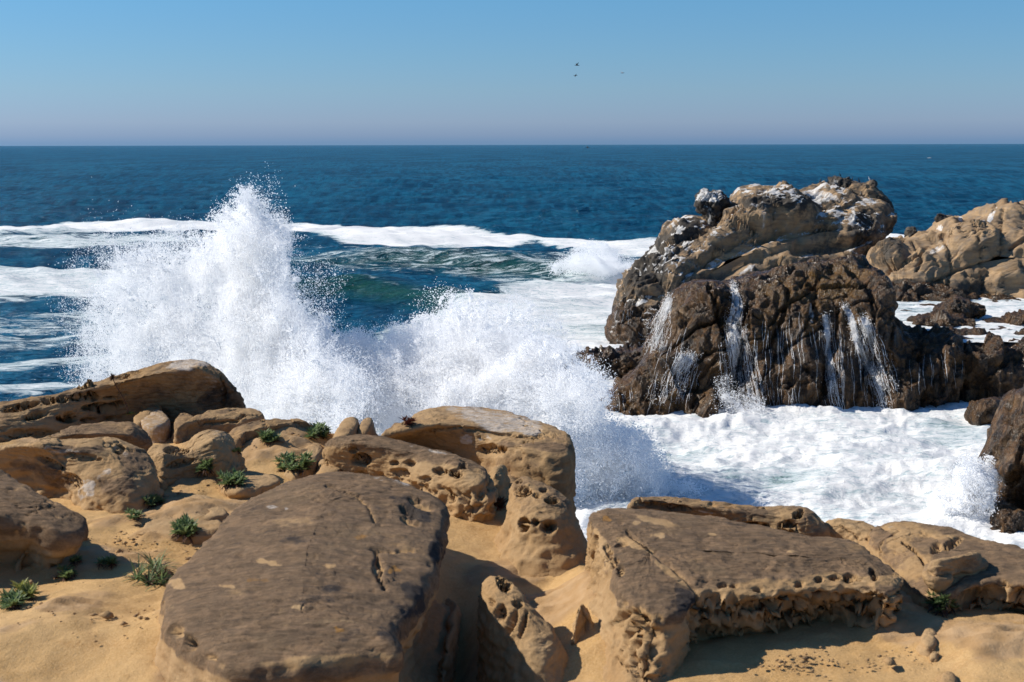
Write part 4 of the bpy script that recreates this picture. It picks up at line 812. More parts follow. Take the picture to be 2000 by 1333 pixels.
ob2, sb2 = crag('dome', TB, [(1395, 600), (1410, 560), (1445, 540), (1500, 530), (1540, 520), (1600, 514), (1660, 506), (1690, 520), (1704, 552), (1712, 600), (1745, 640), (1765, 700), (1770, 800), (1760, 850), (1600, 860), (1420, 856), (1395, 780), (1415, 680)], [(1480, 690), (1680, 650)], 84.0, 4.8, 1.2, .66, 680, 360, .5, .5, 2.6, .16, 3.0, .34, 0, 0,
     groove=[([(1500, 640), (1540, 590), (1600, 560), (1690, 560)], 5, .4), ([(1540, 570), (1530, 620), (1500, 680)], 5, .4), ([(1600, 540), (1590, 600), (1560, 660)], 4, .3), ([(1480, 760), (1520, 690), (1600, 640)], 4, .25), ([(1640, 600), (1620, 700), (1600, 800)], 6, .5), ([(1680, 640), (1690, 730), (1720, 800)], 6, .5), ([(1460, 600), (1440, 680), (1430, 800)], 8, .7)],
     carve=[(1560, 735, 46, 70, -.7, 25), (1480, 640, 40, 40, -.5), (1640, 750, 30, 70, -.6), (1590, 610, 12, 26, .4), (1620, 690, 16, 60, .25), (1440, 720, 18, 110, .8), (1700, 720, 16, 80, .5), (1570, 530, 70, 12, -.3)],
     paint=[('moss', 1600, 560, 130, 44, .85), ('moss', 1660, 530, 50, 26, .95), ('moss', 1520, 570, 60, 26, .6), ('dark', 1600, 840, 220, 28, 1), ('pale', 1586, 610, 9, 26, .7), ('dark', 1650, 520, 50, 12, 1), ('moss', 1680, 625, 60, 24, .7), ('moss', 1560, 630, 170, 80, .5), ('pale', 1480, 690, 12, 60, .35), ('pale', 1540, 660, 8, 60, .4), ('pale', 1660, 660, 8, 60, .4), ('pale', 1600, 720, 7, 60, .35)], attrs={'wet': .95, 'dark': .6}, seed=47)
ob3, sb3 = crag('wall', TB, [(1690, 640), (1730, 630), (1770, 640), (1830, 655), (1880, 664), (1950, 658), (2040, 662), (2200, 670), (2240, 760), (2200, 840), (1950, 842), (1820, 852), (1720, 856), (1690, 760)], [(1780, 750), (2000, 740), (2150, 750)], 84.5, 4.0, 1.2, .6, 580, 250, .40, .55, 2.2, .20, 2.4, .34, 0, 0,
     groove=[([(1800, 660), (1790, 740), (1770, 820)], 6, .5), ([(1880, 670), (1900, 740), (1890, 800)], 8, .7), ([(1840, 700), (1830, 760), (1810, 810)], 5, .4)], carve=[(1910, 770, 36, 60, 1.4), (1860, 690, 30, 26, -.5), (1940, 690, 24, 30, -.6), (1830, 740, 34, 60, -.5)],
     paint=[('dark', 1900, 780, 120, 50, .8), ('pale', 1990, 700, 10, 30, .2)], attrs={'wet': .85, 'dark': .75}, seed=53)
crag('toe', TB, [(1360, 815), (1372, 790), (1386, 768), (1396, 764), (1398, 790), (1392, 830), (1370, 834)], [(1384, 800)], 78.5, .8, 1.2, .75, 90, 70, 0.1, .15, .8, .08, .7, attrs={'wet': .6, 'dark': .2}, seed=57)
# rock hill on the right
TC = crag_thing('rock_hill', 'tan jointed rock hill with white bird stains, at the right frame edge', 'rock hill', 1880, 104)
crag('hillside', TC, [(1690, 590), (1688, 520), (1700, 484), (1735, 472), (1775, 462), (1800, 455), (1835, 432), (1870, 426), (1900, 412), (1935, 400), (1960, 402), (2000, 398), (2080, 392), (2200, 400), (2320, 460), (2340, 600), (2100, 640), (1800, 640)], [(1780, 540), (1900, 490), (2080, 490), (2200, 520)], 104, 6, 1.0, .66, 600, 280, .75, .6, 4.0, .10, 4.0, .10, .10, -.7, 
     groove=[([(1960, 405), (1955, 470), (1958, 560)], 3, .35), ([(1800, 560), (1870, 530), (1960, 500), (2060, 420)], 6, .38), ([(1845, 470), (1860, 520), (1850, 570)], 3, .4), ([(1900, 440), (1915, 500), (1920, 570)], 3, .4), ([(1780, 470), (1800, 500), (1790, 530)], 4, .5), ([(1880, 540), (1980, 535)], 3, .3), ([(1820, 480), (1760, 520), (1720, 540)], 4, .4)],
     carve=[(1740, 500, 40, 26, -.8, -20), (1900, 470, 60, 40, -.6), (1990, 520, 60, 40, -.8, -30)],
     paint=[('dark', 1735, 500, 46, 34, .62, -15), ('dark', 1780, 570, 120, 34, .95), ('dark', 1900, 560, 100, 24, .6), ('pale', 1835, 445, 10, 9, .9, -30), ('pale', 1935, 425, 7, 26, .95, 30), ('pale', 1922, 440, 9, 12, .8), ('pale', 1875, 430, 7, 12, .95), ('pale', 1830, 488, 24, 8, .7, -30), ('wet', 1780, 590, 130, 22, 1), ('dark', 1900, 450, 60, 30, .1)], attrs={'dark': .14}, seed=61, wet_z=-9.3, pale_top=.1)
crag('pinnacle', TC, [(1774, 462), (1776, 448), (1786, 444), (1790, 456), (1790, 470), (1778, 472)], [(1782, 458)], 108, .8, .8, .8, 70, 50, 0, .1, .6, .08, .5, attrs={'dark': .8}, facet=.3, fsc=.9, seed=67)
crag('block', TC, [(1828, 430), (1832, 422), (1846, 421), (1852, 428), (1850, 446), (1840, 450), (1836, 436)], [(1842, 434)], 110, .7, .8, .8, 70, 50, 0, .1, .6, .08, .5, attrs={'dark': .95}, facet=.3, fsc=.9, seed=68)
crag('foot', TC, [(1700, 600), (1705, 560), (1760, 552), (1830, 560), (1880, 580), (2000, 572), (2150, 580), (2160, 615), (1950, 615), (1720, 620)], [(1780, 600), (2000, 605)], 101, 3, 1, .7, 380, 160, .3, .5, 1.6, .25, 1.2, attrs={'wet': .9, 'dark': .95}, seed=69)
# tidal shelf with draining white water
NX, NY = 210, 110
def shelf():
    x = np.linspace(0, 1, NX); y = np.linspace(0, 1, NY); U, W = np.meshgrid(x, y)
    px = 1690 + U * 620; py = 672 - W * 100
    A = PZ(np.full_like(px, 1.0) * px, py, -9.9 + 0.9 * W)
    P = A * np.array([1 / 3.0, 1 / 3.0, 0])
    h = 0.24 * fbm(P, 4, 77) + 0.05 * ridged(P * 2.5, 3, 78)
    A[..., 2] += h - .06
    V = A.reshape(-1, 3); n = len(V); Fq = grid_faces(NY, NX, False)
    low = V.copy(); low[:, 2] = SEA - .5
    # walls round the rim
    rim = np.concatenate([np.arange(NX), np.arange(2 * NX - 1, NY * NX, NX), np.arange(NY * NX - 2, (NY - 1) * NX - 1, -1), np.arange((NY - 2) * NX, 0, -NX)])
    lowr = V[rim].copy(); lowr[:, 2] = SEA - .5
    k = len(rim); i = np.arange(k); j = (i + 1) % k
    F = np.concatenate([Fq, np.stack([rim[i], n + i, n + j, rim[j]], 1)])
    VV = np.concatenate([V, lowr]); b = V[NX // 2].copy(); b[2] = SEA
    at = {'dark': np.full(len(VV), .7), 'wet': np.full(len(VV), .8), 'moss': np.full(len(VV), .25), 'pale': np.zeros(len(VV))}
    tag(link('tidal_shelf', raw_mesh('tidal_shelf', VV - b, F, at), M_CRAG, None, b), 'flat dark tidal shelf awash between the rock hill and the waterfall rock', 'rock shelf')
    # water lying in its hollows
    Wt = PZ(px, py, -9.9 + 0.9 * W); Wt[..., 2] += 0.10 + 0.05 * fbm(P * 4, 3, 79)
    fo = 0.85 + 0.35 * fbm(Wt / np.array([5., 2., 1]), 3, 80)
    me = raw_mesh('shelf_water', Wt.reshape(-1, 3), Fq, {'foam': fo, 'lace': np.ones_like(fo), 'green': np.zeros_like(fo)})
    tag(link('shelf_water', me, M_WATER), 'white water draining across the tidal shelf', None, None, 'structure')
shelf()
# boulders round the cove
TD = crag_thing('cliff_rock', 'smooth brown cliff rock with dark wet foot, cutting the right frame edge', 'cliff rock', 1980, 57)
crag('upper', TD, [(1908, 905), (1922, 870), (1938, 835), (1950, 805), (1968, 775), (2000, 758), (2060, 735), (2160, 730), (2200, 900), (2150, 1120), (1985, 1080), (1955, 1040), (1946, 990), (1938, 930)], [(1975, 880), (2060, 960)], 57, 3, .6, .7, 360, 240, .25, .25, 2.4, .05, 2.4, 0, .08, .9, groove=[([(1990, 790), (1970, 850), (1945, 900)], 4, .2), ([(2000, 850), (1985, 920), (1975, 990)], 6, .3)], carve=[(1985, 960, 26, 60, .8, 10), (1975, 800, 20, 30, .3, 20)], paint=[('dark', 1975, 1000, 60, 70, 1), ('dark', 1985, 940, 24, 50, .9)], attrs={'dark': .40, 'wet': .62}, facet=.3, seed=81, wet_z=-11.4)
crag('foot', TD, [(1915, 1035), (1930, 1015), (1950, 990), (1975, 985), (2000, 1000), (2040, 1020), (2060, 1100), (1980, 1090), (1930, 1075)], [(1955, 1035), (2000, 1050)], 54.5, 1.4, 2, .75, 180, 120, .1, .3, .8, .1, .8, attrs={'dark': 1.0, 'wet': .9}, seed=83)
tag(crag('surf_boulder', None, [(1900, 815), (1906, 795), (1920, 784), (1948, 780), (1962, 790), (1950, 815), (1930, 828), (1905, 826)], [(1928, 803)], 76, 1.0, 1.5, .75, 150, 110, .1, .15, .8, .05, 1.2, attrs={'wet': .7, 'dark': .4}, seed=85)[0], 'angular brown boulder in the surf left of the cliff rock', 'boulder')
tag(crag('reef_rock', None, [(1088, 712), (1110, 698), (1150, 694), (1200, 692), (1235, 688), (1262, 692), (1258, 730), (1220, 745), (1150, 738), (1100, 726)], [(1120, 714), (1220, 716)], 91, 2, 3, .75, 260, 140, .2, .4, 1.0, .2, .8, attrs={'wet': .6, 'dark': 1.0}, seed=87, rough=.2)[0], 'low black reef rock crusted with sea palms, left of the waterfall rock', 'reef')
for (ol, Yc, lab, sd) in [([(1835, 608), (1860, 592), (1900, 590), (1915, 605), (1880, 618), (1845, 618)], 92, 'rounded dark rock rising from the white water on the shelf', 91),
                          ([(1780, 632), (1800, 622), (1850, 618), (1900, 628), (1880, 645), (1820, 648)], 89.5, 'long low dark rock at the near side of the tidal shelf', 92),
                          ([(1960, 628), (1985, 615), (2040, 618), (2060, 640), (2000, 648)], 90, 'dark rock on the shelf at the right frame edge', 93)]:
    cx_ = sum(p[0] for p in ol) / len(ol); cy_ = sum(p[1] for p in ol) / len(ol)
    tag(crag('shelf_rock', None, ol, [(cx_ - 12, cy_), (cx_ + 12, cy_)], Yc, 1.2, 1.6, .8, 120, 80, .1, .15, .8, .08, .8, attrs={'wet': .9, 'dark': .8, 'moss': .3}, seed=sd)[0], lab, 'rock', 'rocks on the tidal shelf')

# ------------------------------------------------------------------ spray: clouds of droplets
def gn_points():
    ng = bpy.data.node_groups.new('droplets', 'GeometryNodeTree')
    ng.interface.new_socket('Geometry', in_out='INPUT', socket_type='NodeSocketGeometry'); ng.interface.new_socket('Geometry', in_out='OUTPUT', socket_type='NodeSocketGeometry')
    i, o = ng.nodes.new('NodeGroupInput'), ng.nodes.new('NodeGroupOutput')
    mp = ng.nodes.new('GeometryNodeMeshToPoints'); na = ng.nodes.new('GeometryNodeInputNamedAttribute'); na.data_type = 'FLOAT'; na.inputs['Name'].default_value = 'rad'
    sm = ng.nodes.new('GeometryNodeSetMaterial'); sm.inputs['Material'].default_value = M_SPRAY
    ng.links.new(i.outputs[0], mp.inputs[0]); ng.links.new(na.outputs[0], mp.inputs['Radius']); ng.links.new(mp.outputs[0], sm.inputs[0]); ng.links.new(sm.outputs[0], o.inputs[0])
    return ng
NG = gn_points()
def droplets(name, V, rad, label, cat=None, group=None, kind='stuff'):
    b = np.array([V[:, 0].mean(), V[:, 1].mean(), V[:, 2].min()])
    me = bpy.data.meshes.new(name); me.vertices.add(len(V)); me.vertices.foreach_set('co', np.ascontiguousarray(V - b, np.float32).ravel())
    at = me.attributes.new('rad', 'FLOAT', 'POINT'); at.data.foreach_set('value', np.ascontiguousarray(rad, np.float32))
    o = link(name, me, M_SPRAY, None, b); md = o.modifiers.new('droplets', 'NODES'); md.node_group = NG
    return tag(o, label, cat, group, kind)
def vnoise(V, L, seed): return np.stack([perlin(V / L, seed), perlin(V / L + 31.7, seed + 1), perlin(V / L + 71.3, seed + 2)], -1)
def wall(px, py, sl): return 0 if sl is None else (sl[0] - px) * .0235 * sl[2] + (sl[1] - py) * .0235 * sl[3]
def cloud(blobs, n, Yd=2.2, seed=0, warp=((2.2, .55), (.8, .30), (.30, .12)), rmed=0.014, slant=None):
    g = np.random.default_rng(seed); w = np.array([b[2] * b[3] * b[4] for b in blobs], float); w /= w.sum()
    out = []
    for b, k in zip(blobs, (w * n).astype(int)):
        a = g.uniform(0, 2 * math.pi, k); r = np.sqrt(g.uniform(0, 1, k)) ** 1.15 * (1 + 0.22 * np.abs(g.normal(size=k)) * (g.random(k) < .35))
        px, py = b[0] + b[2] * r * np.cos(a), b[1] + b[3] * r * np.sin(a)
        out.append(PY(px, py, b[5] + g.normal(size=k) * Yd * .5 + wall(px, py, slant)))
    V = np.concatenate(out)
    d = fbm(V / np.array([1.4, 1.4, 2.2]), 3, seed + 40)
    V = V[d > g.uniform(-0.9, 0.25, len(V))]
    for k, (L, A) in enumerate(warp): V = V + A * vnoise(V, L, seed + 3 * k)
    rad = np.clip(np.exp(g.normal(math.log(rmed), .42, len(V))), .005, .055)
    keep = V[:, 2] > SEA - .3
    return V[keep], rad[keep]
def jets(src, n, region, Y, seed, ln=(25, 100), per=110, slant=None):
    g = np.random.default_rng(seed); V, Rr = [], []
    for k in range(n):
        b = region[g.integers(len(region))]; x, y = b[0] + b[2] * g.normal() * .5, b[1] + b[3] * g.normal() * .5
        dx, dy = x - src[0] + g.normal() * 40, y - src[1]; L = math.hypot(dx, dy); dx, dy = dx / L, dy / L
        m_ = int(per * g.uniform(.4, 1.6)); t = np.sort(g.uniform(0, 1, m_)) ** .8; l = g.uniform(*ln)
        bend = g.normal() * 18
        px = x + dx * l * t - dy * bend * t * t + g.normal(size=m_) * (.8 + 3.5 * t); py = y + dy * l * t + dx * bend * t * t + 14 * t * t + g.normal(size=m_) * (.8 + 3.5 * t)
        V.append(PY(px, py, Y + g.normal() * 1.3 + g.normal(size=m_) * .08 + wall(x, y, slant))); Rr.append(np.clip(g.lognormal(math.log(.020), .45, m_) * (1.15 - .5 * t), .006, .06))
    V, Rr = np.concatenate(V), np.concatenate(Rr); V = V + .05 * vnoise(V, .25, seed)
    return V, Rr
B1 = [(500, 560, 62, 150, 3.0, 64), (525, 690, 105, 125, 3.4, 64), (475, 480, 58, 78, 1.5, 64), (487, 420, 30, 40, .7, 64), (545, 455, 24, 44, .9, 64), (410, 630, 110, 130, 1.9, 65), (300, 560, 95, 75, 1.0, 64),
      (245, 650, 85, 110, .85, 64), (340, 710, 130, 100, 2.0, 64), (600, 770, 110, 80, 3.0, 63), (560, 820, 120, 50, 2.5, 63), (240, 745, 80, 45, 1.2, 64), (420, 520, 50, 60, .8, 65), (340, 495, 90, 40, .5, 64), (215, 600, 95, 150, .16, 64), (300, 480, 110, 45, .12, 64), (615, 580, 50, 80, .10, 64), (190, 720, 60, 60, .3, 64)]
V1, R1 = cloud(B1, 1450000, 2.2, 1, slant=(520, 830, 1.05, .35), rmed=.0117)
J1 = jets((515, 860), 330, [(470, 450, 40, 30), (540, 475, 24, 30), (430, 510, 60, 40), (300, 530, 110, 30), (240, 590, 70, 50), (550, 580, 34, 70), (482, 415, 12, 14), (590, 680, 34, 40)], 64, 2, (12, 62), slant=(520, 830, 1.05, .35))
droplets('spray_plume', np.concatenate([V1, J1[0]]), np.concatenate([R1, J1[1]]), 'tall white plume of spray bursting up behind the domed boulder', 'spray')
B2 = [(690, 725, 75, 62, 1.8, 63), (690, 685, 40, 30, .5, 63), (850, 700, 110, 62, 1.3, 63), (960, 720, 130, 70, 1.6, 63), (920, 640, 70, 50, .28, 64), (1050, 735, 95, 66, 1.2, 63), (800, 765, 140, 52, 2.4, 62), (960, 772, 140, 50, 1.8, 62), (1120, 775, 60, 56, 1.2, 62), (740, 795, 120, 46, 2.4, 62), (1010, 640, 90, 56, .3, 64), (870, 600, 60, 40, .07, 64)]
V2, R2 = cloud(B2, 850000, 2.2, 5, slant=(850, 800, .6, .5), rmed=.0118)
J2 = jets((830, 900), 240, [(690, 690, 40, 24), (830, 660, 60, 30), (900, 630, 60, 34), (960, 655, 80, 34), (780, 715, 60, 24), (640, 660, 18, 24), (1060, 700, 60, 34)], 63, 6, (12, 56), slant=(850, 800, .6, .5))
droplets('spray_curtain', np.concatenate([V2, J2[0]]), np.concatenate([R2, J2[1]]), 'lower curtain of white spray spreading right of the tall plume', 'spray')
B3 = [(1200, 880, 58, 60, 1.6, 60), (1165, 930, 55, 75, 1.3, 60), (1250, 930, 55, 55, 1.0, 60), (1310, 965, 50, 26, .5, 60), (1140, 830, 40, 50, 1.0, 61), (1190, 980, 60, 40, 1.2, 60)]
V3, R3 = cloud(B3, 170000, 1.5, 9)
droplets('spray_burst', V3, R3, 'bluish shaded burst of spray beside the pale boulder', 'spray')
B4 = [(1895, 960, 34, 60, 1.4, 55.5), (1880, 1010, 40, 30, 1.6, 55.5), (1915, 920, 14, 30, .6, 56), (1860, 990, 40, 26, .7, 55.5)]
V4, R4 = cloud(B4, 90000, .9, 13)
droplets('spray_splash', V4, R4, 'small white splash against the cliff rock at the right', 'spray')
B6 = [(1445, 790, 40, 24, 1.0, 78.2), (1425, 770, 24, 30, .6, 78.6), (1470, 800, 36, 14, .8, 78), (1725, 800, 16, 16, .3, 79), (1630, 805, 18, 10, .2, 79)]
V6, R6 = cloud(B6, 9000, 1.0, 15, rmed=.013)
droplets('spray_splash', V6, R6, 'splash thrown up where the thickest waterfall meets the surf', 'spray')
B5 = [(1160, 505, 46, 20, 1.0, 165), (1140, 520, 60, 16, 1.2, 162), (1190, 520, 50, 14, 1.0, 160)]
V5, R5 = cloud(B5, 60000, 3, 17, ((4, 1.2), (1.5, .5)), .022)
droplets('spray_mist', V5, R5, 'pale mist blown off the breaking swell left of the tall sea stack', 'spray')

def tube(path, rad, k=8):
    path = np.asarray(path, float); n = len(path); V = []
    for i in range(n):
        t = path[min(i + 1, n - 1)] - path[max(i - 1, 0)]; t /= np.linalg.norm(t)
        a = np.cross(t, [0, 1, 0.13]); a /= np.linalg.norm(a); b = np.cross(t, a)
        an = np.arange(k) / k * 2 * math.pi
        rr = rad[i] if np.ndim(rad[i]) else (rad[i], rad[i])
        V.append(path[i] + rr[0] * np.cos(an)[:, None] * a + rr[1] * np.sin(an)[:, None] * b)
    V = np.concatenate(V); F = grid_faces(n, k, True)
    return V, F
# ------------------------------------------------------------------ waterfalls clinging to the rock
def bvh_of(s):
    nv, nu = s.V.shape[:2]; F = grid_faces(nv, nu, True)
    return BVHTree.FromPolygons(s.V.reshape(-1, 3).tolist(), F.tolist())
TREES = [bvh_of(x) for o, x in CRAGS if o.name.startswith(('flank', 'dome', 'wall', 'spur', 'body'))]
def hit(px, py):
    d = ray(px, py); d = d / np.linalg.norm(d); best = None
    for t in TREES:
        h = t.ray_cast(Vector(EYE), Vector(d))
        if h[0] is not None and (best is None or h[3] < best[1]): best = (h[0], h[3])
    return None if best is None else np.array(best[0]) - d * 0.07
FALLS = [([(1430, 556), (1438, 590), (1432, 640), (1442, 700), (1452, 760), (1462, 816)], 4, 44, 120, 'thickest white waterfall pouring down the middle cleft of the dark rock'),
         ([(1648, 598), (1662, 620), (1680, 680), (1708, 740), (1722, 780), (1728, 815)], 3, 14, 55, 'slanting waterfall on the right half of the dark rock'),
         ([(1688, 620), (1700, 660), (1716, 720), (1728, 765)], 6, 26, 40, 'thin veil of falling water just right of the slanting waterfall'),
         ([(1612, 615), (1620, 690), (1630, 770), (1642, 812)], 3, 16, 30, 'faint trickle down the dark rock between the two big waterfalls'),
         ([(1308, 582), (1292, 630), (1275, 690)], 5, 26, 60, 'white sheet of water on the left shoulder of the dark rock'),
         ([(1345, 690), (1325, 740), (1312, 790)], 14, 34, 40, 'streaky veil low on the left flank of the dark rock')]
def tubes_down(starts, g):
    VV, FF, off = [], [], 0
    for (x, y, ln, dx) in starts:
        P_ = []; ph = g.uniform(0, 6.28)
        for i in range(int(ln / 2.2)):
            t = i * 2.2; q = hit(x + dx * t + 1.6 * math.sin(t * .09 + ph) + g.normal() * .25, y + t)
            if q is None or (P_ and np.linalg.norm(q - P_[-1]) > 1.0): break
            P_.append(q + np.array([0, 0.02, 0]))
        if len(P_) < 5: continue
        L = len(P_); r = (.003 + .013 * g.random() ** 3) * np.sin(np.linspace(.2, 3.0, L)) * g.uniform(.2, 1.7, L) + .0025
        v, f = tube(np.array(P_), r, 4); VV.append(v); FF.append(f + off); off += len(v)
    return np.concatenate(VV), np.concatenate(FF)
g = np.random.default_rng(71); st = []
for (cx, cy, sx, sy, n, l0, l1, dx) in [(1590, 640, 130, 26, 70, 30, 110, .05), (1480, 660, 30, 40, 26, 40, 110, -.03), (1640, 720, 50, 40, 40, 30, 90, .06), (1330, 700, 40, 50, 60, 25, 80, -.25), (1290, 640, 18, 40, 40, 25, 70, -.3), (1530, 760, 60, 20, 30, 25, 50, 0), (1820, 700, 50, 26, 26, 25, 70, .03), (1225, 760, 18, 14, 16, 20, 45, 0), (1220, 605, 26, 16, 26, 12, 34, -.1), (1690, 700, 20, 40, 30, 30, 90, .08), (1440, 640, 14, 40, 36, 50, 130, .08)]:
    for k in range(int(n * .55)): st.append((cx + g.normal() * sx * .6, cy + g.normal() * sy * .6, g.uniform(l0, l1), dx))
Vt, Ft = tubes_down(st, g); b_ = np.array([Vt[:, 0].mean(), Vt[:, 1].mean(), Vt[:, 2].min()])
tag(link('trickles', raw_mesh('trickles', Vt - b_, Ft), M_SPRAY, None, b_), 'thin white trickles of draining water all over the dark wet rock', None, None, 'stuff')
for fi, (path, w0, w1, ns, lab) in enumerate(FALLS):
    g = np.random.default_rng(300 + fi); A = resample_open([(x, y, 0) for x, y in path], 90)
    VV, FF, off = [], [], 0
    for k in range(int(ns * 2.6) + 14):
        a0 = g.uniform(0, .85) if g.random() < .6 else 0.0
        b0 = min(1.0, a0 + g.uniform(.08, .42))
        c = g.normal() * .75; i0, i1 = int(a0 * 89), int(b0 * 89) + 1
        ph, path_ = g.uniform(0, 6.28), []
        for i in range(i0, i1, 2):
            ww = w0 + (w1 - w0) * (.75 * i0 + .25 * i) / 89.0
            q = hit(A[i, 0] + c * ww + 1.0 * math.sin(i * .3 + ph) + g.normal() * .35, A[i, 1])
            if q is not None: path_.append(q)
        if len(path_) < 4: continue
        path_ = np.array(path_); jump = np.linalg.norm(np.diff(path_, axis=0), axis=1) > 1.2
        if jump.any(): path_ = path_[:int(np.argmax(jump)) + 1]
        if len(path_) < 4: continue
        L = len(path_); r = (.003 + .010 * g.random() ** 2) * np.sin(np.linspace(.15, 3.0, L)) * g.uniform(.3, 1.7, L) + .003
        v, f = tube(path_, r, 4); VV.append(v); FF.append(f + off); off += len(v)
        m_ = int(L * 1.1); cc = path_[g.integers(0, L, m_)] + g.normal(size=(m_, 3)) * np.array([.13, .05, .16]); rr = np.clip(g.lognormal(math.log(.013), .5, m_), .005, .045)
        OC = np.array([(1, 0, 0), (-1, 0, 0), (0, 1, 0), (0, -1, 0), (0, 0, 1.3), (0, 0, -1.3)]); OF = np.array([(0, 2, 4, 4), (2, 1, 4, 4)])
        TQ = np.array([(4, 0, 2, 1), (5, 1, 3, 0), (4, 1, 3, 0), (5, 0, 2, 1)])
        VV.append((cc[:, None] + rr[:, None, None] * OC[None]).reshape(-1, 3)); FF.append((np.arange(m_)[:, None, None] * 6 + TQ[None]).reshape(-1, 4) + off); off += 6 * m_
    if not VV: continue
    VV, FF = np.concatenate(VV), np.concatenate(FF); b_ = np.array([VV[:, 0].mean(), VV[:, 1].mean(), VV[:, 2].min()])
    tag(link('waterfall', raw_mesh('waterfall', VV - b_, FF), M_SPRAY, None, b_), lab, 'waterfall', 'waterfalls on the surf rocks')

# ------------------------------------------------------------------ plants
bpy.context.view_layer.update()
DG = bpy.context.evaluated_depsgraph_get()
def land(px, py):
    d = ray(px, py); d = d / np.linalg.norm(d)
    ok, loc, nor, idx, ob, mt = scn.ray_cast(DG, Vector(EYE), Vector(d))
    return np.array(loc) if ok else PZ(px, py, 0.0)
M_LEAF = mat_plain('leaf_green', (0.17, 0.235, 0.095), .55, .4, .35, 30, .4)
M_PALELEAF = mat_plain('leaf_yellow_green', (0.24, 0.26, 0.07), .55, .4, .3, 30, .4)
M_DRY = mat_plain('dry_leaf', (0.10, 0.055, 0.035), .85, .2, .5, 40)
M_RED = mat_plain('red_leaf', (0.16, 0.045, 0.025), .7, .3, .4, 40)
def blade(V, F, base, dirn, L, w, droop, seg=6, taper=0.5, fold=0.25):
    dirn = dirn / np.linalg.norm(dirn); side = np.cross(dirn, [0, 0, 1.0]); n = np.linalg.norm(side); side = side / n if n > .05 else np.array([1.0, 0, 0])
    p = base.copy(); i0 = sum(len(v) for v in V); rows = []
    for k in range(seg + 1):
        t = k / seg; prof = (min(1, .45 + t * 2.2) if taper < .6 else 1) * (1 - t ** 2.6)
        ww = max(w * prof, w * .06); up = np.cross(side, dirn)
        rows += [p - side * ww + up * ww * fold, p - up * ww * fold * .6, p + side * ww + up * ww * fold]
        dirn = dirn + np.array([0, 0, -droop / seg]); dirn /= np.linalg.norm(dirn); p = p + dirn * L / seg
    V.append(np.array(rows))
    for k in range(seg):
        a = i0 + 3 * k
        F += [(a, a + 1, a + 4, a + 3), (a + 1, a + 2, a + 5, a + 4)]
def add_mesh(name, V, F, mat, parent):
    me = raw_mesh(name, np.concatenate(V), np.array(F)); return link(name, me, mat, parent)
def plant(px, py, rpx, n_ros, label, style='mat', seed=0, mats=None, cat='plant'):
    g = np.random.default_rng(900 + seed); c = land(px, py); u = np.linalg.norm(c - EYE) / FPX; Rm = 0.88 * rpx * u
    name = {'mat': 'succulent_plant', 'grass': 'grass_tuft', 'dry': 'dry_plant'}[style]
    T = tag(empty(name, tuple(c)), label, cat, 'plants on the terrace')
    V, F, V2_, F2_ = [], [], [], []
    for k in range(int(n_ros * (1.9 if style == 'mat' else 1.3))):
        a = g.uniform(0, 6.28); r = Rm * math.sqrt(g.random()) * (.85 if n_ros > 1 else 0)
        q = land(px + r / u * math.cos(a), py + 0.5 * r / u * math.sin(a)) - c
        if np.linalg.norm(q) > 2.2 * Rm: q = np.array([r * math.cos(a), r * math.sin(a), 0])
        if style == 'grass':
            for j in range(20):
                th = g.uniform(0, 6.28); el = g.uniform(.25, 1.3)
                tgt = (V, F) if g.random() < .74 else (V2_, F2_)
                blade(tgt[0], tgt[1], q, np.array([math.cos(th) * math.cos(el), math.sin(th) * math.cos(el), math.sin(el)]), Rm * g.uniform(.45, 1.25), .0040 * g.uniform(.7, 1.3), g.uniform(.5, 1.6), 6, .9)
        else:
            ll = min(Rm * .95, .055) * g.uniform(.75, 1.2); up0 = q + np.array([0, 0, .012 + .012 * g.random()])
            for j in range(13):
                th = j * 2.4 + g.normal() * .2; el = g.uniform(.05, 1.15)
                blade(V, F, up0, np.array([math.cos(th) * math.cos(el), math.sin(th) * math.cos(el), math.sin(el)]), ll * g.uniform(.7, 1.1), ll * .17, g.uniform(-.1, .4), 4, .4, .45)
            for j in range(6):
                th = g.uniform(0, 6.28)
                blade(V2_, F2_, q + np.array([0, 0, .012]), np.array([math.cos(th), math.sin(th), g.uniform(-.3, .3)]), ll * g.uniform(.6, 1.1), ll * .09, .9, 4, .4, .3)
    m_ = mats or ((M_DRY, M_RED) if style == 'dry' else (M_LEAF, M_DRY))
    if V: add_mesh('foliage', V, F, m_[0], T)
    if V2_: add_mesh('dry_leaves', V2_, F2_, m_[1], T)
    return T
plant(305, 1128, 58, 9, 'long bladed grass tuft against the left edge of the big slab', 'grass', 1, cat='grass tuft')
plant(360, 1040, 36, 9, 'leafy green succulent rosettes on sand left of the big slab', seed=2)
plant(20, 1186, 26, 5, 'green succulent at the left frame edge, lowest of the sand plants', seed=3)
plant(55, 1164, 26, 5, 'yellow green succulent on sand just above the lowest one', seed=4, mats=(M_PALELEAF, M_DRY))
plant(130, 1128, 20, 4, 'sparse low plant beside the edge of the boulder shadow', seed=5)
plant(150, 1102, 15, 3, 'small low plant at the very rim of the boulder shadow', seed=6)
plant(208, 1104, 18, 4, 'tiny green plant alone on bare sand, rightmost of the sand trio', seed=7)
plant(450, 945, 30, 9, 'dark green plant in the hollow behind the leafy rosette', seed=8)
plant(575, 910, 46, 10, 'spreading green mat of succulents left of the cratered boulder', seed=9)
plant(525, 862, 20, 5, 'green succulent on the sand in front of the grey ridge boulder', seed=10)
plant(622, 852, 28, 9, 'bushy green succulent between the grey ridge boulder and tall pale stone', seed=11)
plant(735, 842, 36, 12, 'wide green succulent mat behind the left end of the cratered boulder', seed=12)
plant(800, 830, 14, 4, 'little reddish succulent left of the pale boulder top', seed=13, mats=(M_RED, M_DRY))
